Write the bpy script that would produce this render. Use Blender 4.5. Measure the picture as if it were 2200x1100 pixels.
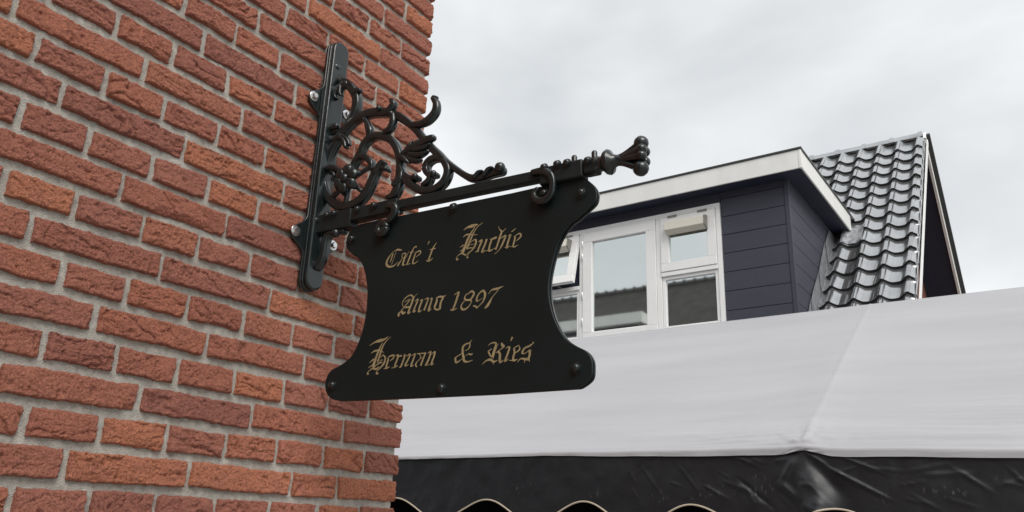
import bpy, math, random
import numpy as np
from mathutils import Matrix, Vector

for o in list(bpy.data.objects):
    bpy.data.objects.remove(o, do_unlink=True)
scene = bpy.context.scene
COL = scene.collection
rad = math.radians
ZC = 1.6                    # eye height above the paving; heights below are given relative to the eye

# ---------------------------------------------------------------- camera
CAM = (1.3825, 0.0, ZC)
yaw, pitch, roll = rad(35.310), rad(18.888), rad(2.096)
fw = Vector((-math.sin(yaw)*math.cos(pitch), math.cos(yaw)*math.cos(pitch), math.sin(pitch)))
r0 = Vector((math.cos(yaw), math.sin(yaw), 0)); u0 = r0.cross(fw)
rt = math.cos(roll)*r0 + math.sin(roll)*u0
up = -math.sin(roll)*r0 + math.cos(roll)*u0
cd = bpy.data.cameras.new('camera'); cam = bpy.data.objects.new('camera', cd); COL.objects.link(cam)
cd.sensor_width = 36.0; cd.sensor_fit = 'HORIZONTAL'; cd.lens = 1713.35/2200*36.0
cd.clip_start = 0.05; cd.clip_end = 2000
M = Matrix((rt, up, -fw)).transposed().to_4x4(); M.translation = Vector(CAM)
cam.matrix_world = M
scene.camera = cam

# ---------------------------------------------------------------- world: overcast sky
SUN_EL, SUN_AZ = rad(45), rad(-35)      # azimuth measured from +x towards +y
world = bpy.data.worlds.new('World'); scene.world = world; world.use_nodes = True
wn, wl = world.node_tree.nodes, world.node_tree.links
wn.clear()
sky = wn.new('ShaderNodeTexSky'); sky.sky_type = 'NISHITA'; sky.sun_disc = False
sky.sun_elevation = SUN_EL; sky.sun_rotation = rad(90) - SUN_AZ
bg1 = wn.new('ShaderNodeBackground'); bg1.inputs[1].default_value = 0.10
wl.new(sky.outputs[0], bg1.inputs[0])
tc = wn.new('ShaderNodeTexCoord')
mp = wn.new('ShaderNodeMapping'); mp.inputs['Scale'].default_value = (1.0, 1.0, 2.2); mp.inputs['Location'].default_value = (3.1, 0.4, 1.7)
wl.new(tc.outputs['Generated'], mp.inputs[0])
nz = wn.new('ShaderNodeTexNoise'); nz.inputs['Scale'].default_value = 1.9; nz.inputs['Detail'].default_value = 5.0
nz.inputs['Roughness'].default_value = 0.48; nz.inputs['Distortion'].default_value = 0.35
wl.new(mp.outputs[0], nz.inputs['Vector'])
cr = wn.new('ShaderNodeValToRGB')
cr.color_ramp.elements[0].position = 0.33; cr.color_ramp.elements[0].color = (0.445, 0.466, 0.482, 1)
cr.color_ramp.elements[1].position = 0.66; cr.color_ramp.elements[1].color = (0.735, 0.743, 0.745, 1)
wl.new(nz.outputs[0], cr.inputs[0])
bg2 = wn.new('ShaderNodeBackground'); bg2.inputs[1].default_value = 1.0
wl.new(cr.outputs[0], bg2.inputs[0])
mx = wn.new('ShaderNodeMixShader'); mx.inputs[0].default_value = 0.95
wl.new(bg1.outputs[0], mx.inputs[1]); wl.new(bg2.outputs[0], mx.inputs[2])
wo = wn.new('ShaderNodeOutputWorld'); wl.new(mx.outputs[0], wo.inputs[0])

# ---------------------------------------------------------------- sun behind the cloud
sd = bpy.data.lights.new('sun', 'SUN'); sd.energy = 1.5; sd.angle = rad(34); sd.color = (1.0, 0.965, 0.92)
sun = bpy.data.objects.new('sun', sd); COL.objects.link(sun)
sv = Vector((math.cos(SUN_EL)*math.cos(SUN_AZ), math.cos(SUN_EL)*math.sin(SUN_AZ), math.sin(SUN_EL)))
sun.location = sv*20; sun.rotation_euler = sv.to_track_quat('Z', 'Y').to_euler()

vs = scene.view_settings
vs.view_transform = 'Standard'; vs.look = 'None'; vs.exposure = 0.52; vs.gamma = 1.0; vs.use_curve_mapping = False

# ---------------------------------------------------------------- helpers
def pset(b, **kw):
    for k, v in kw.items():
        b.inputs[k.replace('_', ' ')].default_value = v

def new_mat(name):
    m = bpy.data.materials.new(name); m.use_nodes = True
    n, l = m.node_tree.nodes, m.node_tree.links
    return m, n, l, n['Principled BSDF']

def simple(name, col, rough=0.5, spec=0.5, metal=0.0, var=0.0, vscale=8.0, bump=0.0, bscale=200.0, bdist=0.001,
           coat=0.0, rvar=0.0, stretch=(1, 1, 1)):
    """principled with optional noise in colour, gloss and relief"""
    m, n, l, b = new_mat(name)
    b.inputs['Base Color'].default_value = (*col, 1); b.inputs['Roughness'].default_value = rough
    b.inputs['Specular IOR Level'].default_value = spec; b.inputs['Metallic'].default_value = metal
    b.inputs['Coat Weight'].default_value = coat
    g = n.new('ShaderNodeNewGeometry')
    mpn = n.new('ShaderNodeMapping'); mpn.inputs['Scale'].default_value = stretch
    l.new(g.outputs['Position'], mpn.inputs[0])
    if var or rvar:
        t = n.new('ShaderNodeTexNoise'); t.inputs['Scale'].default_value = vscale; t.inputs['Detail'].default_value = 6
        l.new(mpn.outputs[0], t.inputs['Vector'])
        if var:
            r = n.new('ShaderNodeMapRange'); r.inputs[1].default_value = .25; r.inputs[2].default_value = .75
            r.inputs[3].default_value = 1-var; r.inputs[4].default_value = 1+var
            l.new(t.outputs[0], r.inputs[0])
            mm = n.new('ShaderNodeMix'); mm.data_type = 'RGBA'; mm.blend_type = 'MULTIPLY'; mm.inputs[0].default_value = 1
            mm.inputs[6].default_value = (*col, 1); l.new(r.outputs[0], mm.inputs[7]); l.new(mm.outputs[2], b.inputs['Base Color'])
        if rvar:
            r2 = n.new('ShaderNodeMapRange'); r2.inputs[3].default_value = rough-rvar; r2.inputs[4].default_value = rough+rvar
            l.new(t.outputs[0], r2.inputs[0]); l.new(r2.outputs[0], b.inputs['Roughness'])
    if bump:
        t2 = n.new('ShaderNodeTexNoise'); t2.inputs['Scale'].default_value = bscale; t2.inputs['Detail'].default_value = 4
        l.new(mpn.outputs[0], t2.inputs['Vector'])
        bp = n.new('ShaderNodeBump'); bp.inputs['Strength'].default_value = bump; bp.inputs['Distance'].default_value = bdist
        l.new(t2.outputs[0], bp.inputs['Height']); l.new(bp.outputs[0], b.inputs['Normal'])
    return m

def tag(o, label=None, cat=None, group=None, kind=None):
    if label: o['label'] = label
    if cat: o['category'] = cat
    if group: o['group'] = group
    if kind: o['kind'] = kind
    return o

def thing(name, loc, label, cat, rz=0.0, group=None):
    o = bpy.data.objects.new(name, None); COL.objects.link(o)
    o.empty_display_size = 0.1
    o.location = (loc[0], loc[1], loc[2]); o.rotation_euler = (0, 0, rz)
    o['base'] = [float(c) for c in loc]
    return tag(o, label, cat, group)

class MB:
    def __init__(self): self.v = []; self.f = []
    def add(self, vs_, fs_):
        k = len(self.v); self.v += [tuple(a) for a in vs_]; self.f += [tuple(i+k for i in f) for f in fs_]; return self
    def box(self, x0, x1, y0, y1, z0, z1):
        return self.add([(x0,y0,z0),(x1,y0,z0),(x1,y1,z0),(x0,y1,z0),(x0,y0,z1),(x1,y0,z1),(x1,y1,z1),(x0,y1,z1)],
                        [(3,2,1,0),(4,5,6,7),(0,1,5,4),(1,2,6,5),(2,3,7,6),(3,0,4,7)])
    def tube(self, P, Rr, n=10, cap=True, flat=1.0, axis=None, depth=None, e=1.0):
        P = [Vector(a) for a in P]; m = len(P); rings = []
        ref = Vector(axis) if axis else Vector((0, 1, 0)); rmax = max(Rr)
        def ring(c, t, r):
            s = t.cross(ref)
            if s.length < 1e-6: s = t.cross(Vector((1, 0, 0.3)))
            s.normalize(); w = s.cross(t).normalized()
            wr = r*flat if depth is None else depth*min(1.0, r/rmax)**.5
            def pw(v): return math.copysign(abs(v)**e, v)
            return [c + s*pw(math.cos(2*math.pi*(k+.5)/n))*r + w*pw(math.sin(2*math.pi*(k+.5)/n))*wr for k in range(n)]
        def tan(i):
            a = P[max(i-1, 0)]; b = P[min(i+1, m-1)]; d = b-a
            return d.normalized() if d.length > 0 else Vector((0, 0, 1))
        if cap:
            t = tan(0)
            for a in (85, 60, 30):
                rings.append(ring(P[0]-t*Rr[0]*math.sin(rad(a))*.9, t, Rr[0]*math.cos(rad(a))))
        for i in range(m): rings.append(ring(P[i], tan(i), Rr[i]))
        if cap:
            t = tan(m-1)
            for a in (30, 60, 85):
                rings.append(ring(P[-1]+t*Rr[-1]*math.sin(rad(a))*.9, t, Rr[-1]*math.cos(rad(a))))
        vv = [v for r in rings for v in r]; ff = []
        for i in range(len(rings)-1):
            for k in range(n):
                ff.append((i*n+k, i*n+(k+1) % n, (i+1)*n+(k+1) % n, (i+1)*n+k))
        ff.append(tuple(range(n-1, -1, -1))); ff.append(tuple(range((len(rings)-1)*n, len(rings)*n)))
        return self.add(vv, ff)
    def lathe(self, c, axis, prof, n=14):
        """prof: (distance along axis, radius)"""
        a = Vector(axis).normalized(); s = a.orthogonal().normalized(); w = a.cross(s); c = Vector(c)
        vv = []
        for d, r in prof:
            for k in range(n):
                t = 2*math.pi*k/n; vv.append(c + a*d + (s*math.cos(t)+w*math.sin(t))*max(r, 1e-5))
        ff = []
        for i in range(len(prof)-1):
            for k in range(n): ff.append((i*n+k, i*n+(k+1) % n, (i+1)*n+(k+1) % n, (i+1)*n+k))
        ff.append(tuple(range(n-1, -1, -1))); ff.append(tuple(range((len(prof)-1)*n, len(prof)*n)))
        return self.add(vv, ff)
    def ball(self, c, r, axis=(0, 0, 1), n=12, sq=1.0):
        return self.lathe(c, axis, [(-r*sq*math.cos(rad(a)), r*math.sin(rad(a))) for a in (3, 25, 50, 75, 90, 105, 130, 155, 177)], n)
    def prism(self, poly, fn, d0, d1):
        """poly in 2-D, fn(a, b, d) -> point"""
        n = len(poly)
        return self.add([fn(a, b, d0) for a, b in poly] + [fn(a, b, d1) for a, b in poly],
                        [tuple(range(n-1, -1, -1)), tuple(range(n, 2*n))] + [(i, (i+1) % n, n+(i+1) % n, n+i) for i in range(n)])
    def build(self, name, mat, parent=None, sharp=35, smooth=True, rel=True, bevel=0.0, seg=2, local=False, kind=None, label=None):
        """vertices are in scene axes with heights from the eye, or in the parent's own axes when local"""
        me = bpy.data.meshes.new(name)
        off = Vector((0, 0, 0))
        if not local:
            root = parent
            while root is not None and root.parent is not None: root = root.parent
            b = Vector(root['base']) if root is not None and 'base' in root else Vector((0, 0, 0))
            off = Vector((0, 0, ZC)) - b
        me.from_pydata([tuple(Vector(v)+off) for v in self.v], [], self.f); me.update()
        return link(name, me, mat, parent, sharp, smooth, bevel, seg, kind, label)

def link(name, me, mat, parent=None, sharp=35, smooth=True, bevel=0.0, seg=2, kind=None, label=None):
    if not me.materials: me.materials.append(mat)
    if smooth:
        me.shade_smooth()
        if sharp < 180: me.set_sharp_from_angle(angle=rad(sharp))
    o = bpy.data.objects.new(name, me); COL.objects.link(o)
    if parent is not None: o.parent = parent
    if bevel:
        md = o.modifiers.new('edge', 'BEVEL'); md.width = bevel; md.segments = seg; md.limit_method = 'ANGLE'; md.angle_limit = rad(40)
        md.harden_normals = False
    if kind: o['kind'] = kind
    if label: o['label'] = label
    return o

def grid_mesh(name, V, nu, nv):
    """V: (nu, nv, 3) array -> quad mesh, fast"""
    me = bpy.data.meshes.new(name)
    co = np.ascontiguousarray(V.reshape(-1, 3), dtype=np.float32)
    i, j = np.meshgrid(np.arange(nu-1), np.arange(nv-1), indexing='ij')
    a = (i*nv+j).ravel(); q = np.stack([a, a+nv, a+nv+1, a+1], 1).astype(np.int32)
    me.vertices.add(len(co)); me.vertices.foreach_set('co', co.ravel())
    me.loops.add(q.size); me.loops.foreach_set('vertex_index', q.ravel())
    me.polygons.add(len(q)); me.polygons.foreach_set('loop_start', np.arange(0, q.size, 4, dtype=np.int32))
    me.update(calc_edges=True); me.validate()
    return me

def _h(ix, iy, s):
    with np.errstate(over='ignore'):
        h = (ix.astype(np.int64)*374761393 + iy.astype(np.int64)*668265263 + s*974634777) & 0xffffffff
        h = ((h ^ (h >> 13))*1274126177) & 0xffffffff
        h = (h ^ (h >> 16))
    return (h & 0xffff)/65535.0
def vnoise(x, y, s=0):
    ix = np.floor(x); iy = np.floor(y); fx = x-ix; fy = y-iy
    fx = fx*fx*fx*(fx*(fx*6-15)+10); fy = fy*fy*fy*(fy*(fy*6-15)+10)
    a = _h(ix, iy, s); b = _h(ix+1, iy, s); c = _h(ix, iy+1, s); d = _h(ix+1, iy+1, s)
    return (a+(b-a)*fx)*(1-fy) + (c+(d-c)*fx)*fy
def fbm(x, y, s=0, o=4, g=0.5):
    t = 0; a = 1.0; w = 0
    for k in range(o):
        t = t + a*(vnoise(x, y, s+k*17)-0.5)*2; w += a; a *= g; x = x*2.03+5.1; y = y*2.03-3.7
    return t/w
def smooth_path(pts, k=5):
    """Catmull-Rom through rows of numbers"""
    P = [np.array(q, float) for q in pts]
    if len(P) < 3: return P
    out = []
    for i in range(len(P)-1):
        p0 = P[max(i-1, 0)]; p1 = P[i]; p2 = P[i+1]; p3 = P[min(i+2, len(P)-1)]
        for j in range(k):
            t = j/k
            out.append(0.5*((2*p1)+(p2-p0)*t+(2*p0-5*p1+4*p2-p3)*t*t+(3*p1-p0-3*p2+p3)*t**3))
    out.append(P[-1]); return out

# ---------------------------------------------------------------- materials
def brick_material():
    m, n, l, b = new_mat('brick_red')
    tcn = n.new('ShaderNodeTexCoord'); oi = n.new('ShaderNodeObjectInfo')
    ad = n.new('ShaderNodeVectorMath'); ad.operation = 'MULTIPLY_ADD'
    l.new(oi.outputs['Random'], ad.inputs[0]); ad.inputs[1].default_value = (37, 11, 23)
    g = n.new('ShaderNodeNewGeometry'); l.new(g.outputs['Position'], ad.inputs[2])
    def noise(sc, det, ro=0.55, dist=0.0):
        t = n.new('ShaderNodeTexNoise'); t.inputs['Scale'].default_value = sc; t.inputs['Detail'].default_value = det
        t.inputs['Roughness'].default_value = ro; t.inputs['Distortion'].default_value = dist
        l.new(ad.outputs[0], t.inputs['Vector']); return t
    base = n.new('ShaderNodeValToRGB'); e = base.color_ramp.elements
    e[0].position = 0.0; e[0].color = (0.469, 0.192, 0.147, 1)
    e[1].position = 1.0; e[1].color = (0.700, 0.274, 0.161, 1)
    x = e.new(0.35); x.color = (0.621, 0.236, 0.152, 1)
    x = e.new(0.6); x.color = (0.545, 0.223, 0.163, 1)
    x = e.new(0.8); x.color = (0.700, 0.268, 0.156, 1)
    l.new(oi.outputs['Random'], base.inputs[0])
    def mixc(fac, a, col, mode='MIX'):
        mm = n.new('ShaderNodeMix'); mm.data_type = 'RGBA'; mm.blend_type = mode
        l.new(fac, mm.inputs[0]); l.new(a, mm.inputs[6]); mm.inputs[7].default_value = (*col, 1); return mm.outputs[2]
    def ramp(src, lo, hi, mx_=1.0):
        r = n.new('ShaderNodeMapRange'); r.inputs[1].default_value = lo; r.inputs[2].default_value = hi; r.inputs[4].default_value = mx_
        l.new(src, r.inputs[0]); return r.outputs[0]
    c = base.outputs[0]
    c = mixc(ramp(noise(22, 5).outputs[0], .48, .75, .55), c, (0.48, 0.19, 0.15))
    c = mixc(ramp(noise(60, 6, .65, .4).outputs[0], .55, .74, .55), c, (0.72, 0.29, 0.17))
    c = mixc(ramp(noise(260, 4, .75).outputs[0], .50, .64, .8), c, (0.25, 0.090, 0.062))
    c = mixc(ramp(noise(130, 4, .7, .5).outputs[0], .64, .78, .5), c, (0.58, 0.36, 0.27))
    l.new(c, b.inputs['Base Color'])
    b.inputs['Roughness'].default_value = 0.92; b.inputs['Specular IOR Level'].default_value = 0.2
    hs = n.new('ShaderNodeMath'); hs.operation = 'MULTIPLY_ADD'; hs.inputs[1].default_value = 0.8
    l.new(noise(300, 4, .8).outputs[0], hs.inputs[0]); l.new(noise(150, 5, .8, .9).outputs[0], hs.inputs[2])
    bp = n.new('ShaderNodeBump'); bp.inputs['Strength'].default_value = 1.0; bp.inputs['Distance'].default_value = 0.0075
    l.new(hs.outputs[0], bp.inputs['Height']); l.new(bp.outputs[0], b.inputs['Normal'])
    return m
MAT = {}
MAT['brick'] = brick_material()
MAT['mortar'] = simple('mortar', (0.44, 0.418, 0.372), .95, .15, var=.22, vscale=90, bump=1.0, bscale=420, bdist=.003)
MAT['iron'] = simple('black_iron_paint', (0.0120, 0.0172, 0.0172), .22, .5, var=.25, vscale=30, bump=.22, bscale=55, bdist=.003, rvar=.07, coat=.2)
MAT['iron_flat'] = simple('black_bar_paint', (0.0125, 0.0175, 0.0175), .48, .3, var=.25, vscale=30, bump=.2, bscale=55, bdist=.003, rvar=.07)
MAT['signface'] = simple('sign_black_enamel', (0.0112, 0.0166, 0.0166), .38, .2, var=.15, vscale=6, rvar=.06)
MAT['gold'] = simple('gold_lettering', (0.34, 0.268, 0.145), .42, .4, var=.22, vscale=60)
MAT['steel'] = simple('zinc_bolt', (0.72, 0.72, 0.72), .28, .5, metal=1.0)
MAT['tile'] = simple('glazed_pantile', (0.52, 0.525, 0.535), .15, .5, metal=.85, var=.16, vscale=4, rvar=.05)
MAT['tile_edge'] = simple('shaded_tile_edge', (0.018, 0.018, 0.02), .75)  # shadow under the tile lips, painted as a near-black colour
MAT['underroof'] = simple('roof_underlay', (0.03, 0.03, 0.033), .7)
MAT['board'] = simple('navy_cladding', (0.050, 0.052, 0.072), .5, .4, var=.10, vscale=3, bump=.15, bscale=40, stretch=(1, 1, 8))
MAT['soffit'] = simple('navy_soffit', (0.028, 0.033, 0.055), .6, .3, var=.08)
MAT['white'] = simple('white_window_paint', (0.88, 0.88, 0.87), .38, .45, var=.03, vscale=6)
MAT['fascia'] = simple('cream_fascia', (0.82, 0.82, 0.795), .5, .35, var=.06, vscale=5, stretch=(1, 1, .4))
MAT['edge'] = simple('dark_edge_trim', (0.035, 0.037, 0.036), .4)
MAT['lead'] = simple('lead_flashing', (0.42, 0.43, 0.45), .36, .5, metal=.6, var=.22, vscale=14, bump=.5, bscale=14, bdist=.03, rvar=.12)
MAT['vent'] = simple('cream_vent_box', (0.70, 0.67, 0.58), .45, .4, var=.04)
MAT['ventdark'] = simple('grey_vent_side', (0.22, 0.21, 0.19), .5)
MAT['blind'] = simple('pale_roller_blind', (0.50, 0.54, 0.53), .8)
MAT['dark'] = simple('dark_room', (0.02, 0.02, 0.022), .9)
MAT['purple'] = simple('purple_pelmet', (0.10, 0.075, 0.17), .8)
MAT['tent'] = simple('grey_white_tent_canvas', (0.452, 0.449, 0.466), .52, .3, var=.085, vscale=1.5, bump=.30, bscale=22, bdist=.006, stretch=(.35, 3, 3))
MAT['valance'] = simple('black_pvc', (0.013, 0.0138, 0.0165), .44, .5, var=.2, vscale=9, bump=.35, bscale=10, bdist=.012, rvar=.08)
MAT['piping'] = simple('beige_piping', (0.52, 0.44, 0.34), .7)
MAT['black'] = simple('added_dark_cloth', (0.006, 0.006, 0.007), .9, .1)  # for the added sheets that keep the tent interior dark
MAT['pole'] = simple('tent_pole', (0.5, 0.5, 0.5), .4, metal=.8)
MAT['wallbrick'] = simple('far_brick', (0.20, 0.085, 0.065), .9, .2, var=.25, vscale=30)
MAT['greywall'] = simple('grey_render', (0.16, 0.165, 0.17), .9, .2, var=.15, vscale=1.5)
MAT['paving'] = simple('grey_paving', (0.30, 0.285, 0.265), .85, .3, var=.18, vscale=2.5, bump=.4, bscale=30, bdist=.006)
MAT['oldroof'] = simple('old_tile_roof', (0.085, 0.08, 0.074), .8, .2, var=.25, vscale=3)
MAT['plaster'] = simple('pale_plaster', (0.30, 0.29, 0.27), .9, .2, var=.1)
def glass_material():
    m, n, l, b = new_mat('coated_window_glass')
    out = n['Material Output']; n.remove(b)
    gl = n.new('ShaderNodeBsdfGlossy'); gl.inputs['Roughness'].default_value = 0.028; gl.inputs[0].default_value = (0.93, 0.98, 0.97, 1)
    tr = n.new('ShaderNodeBsdfTransparent'); tr.inputs[0].default_value = (0.62, 0.68, 0.66, 1)
    mxs = n.new('ShaderNodeMixShader')
    fr = n.new('ShaderNodeFresnel'); fr.inputs[0].default_value = 1.5
    mr = n.new('ShaderNodeMapRange'); mr.inputs[3].default_value = 0.72; mr.inputs[4].default_value = 1.0
    l.new(fr.outputs[0], mr.inputs[0]); l.new(mr.outputs[0], mxs.inputs[0])
    l.new(tr.outputs[0], mxs.inputs[1]); l.new(gl.outputs[0], mxs.inputs[2]); l.new(mxs.outputs[0], out.inputs[0])
    return m
MAT['glass'] = glass_material()

def scuff(mat):
    n, l = mat.node_tree.nodes, mat.node_tree.links; b = n['Principled BSDF']
    g = n.new('ShaderNodeNewGeometry')
    def nz_(sc, st, det=4):
        mp_ = n.new('ShaderNodeMapping'); mp_.inputs['Scale'].default_value = st; l.new(g.outputs['Position'], mp_.inputs[0])
        t = n.new('ShaderNodeTexNoise'); t.inputs['Scale'].default_value = sc; t.inputs['Detail'].default_value = det; l.new(mp_.outputs[0], t.inputs['Vector']); return t.outputs[0]
    def rng(src, lo, hi):
        r = n.new('ShaderNodeMapRange'); r.inputs[1].default_value = lo; r.inputs[2].default_value = hi; l.new(src, r.inputs[0]); return r.outputs[0]
    mul = n.new('ShaderNodeMath'); mul.operation = 'MULTIPLY'
    l.new(rng(nz_(1.6, (1, 1, 2.5)), .60, .70), mul.inputs[0]); l.new(rng(nz_(70, (1, 1, .35), 5), .60, .74), mul.inputs[1])
    mm = n.new('ShaderNodeMix'); mm.data_type = 'RGBA'
    src = b.inputs['Base Color'].links[0].from_socket
    l.new(mul.outputs[0], mm.inputs[0]); l.new(src, mm.inputs[6]); mm.inputs[7].default_value = (.16, .16, .165, 1); l.new(mm.outputs[2], b.inputs['Base Color'])
scuff(MAT['valance'])

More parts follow.
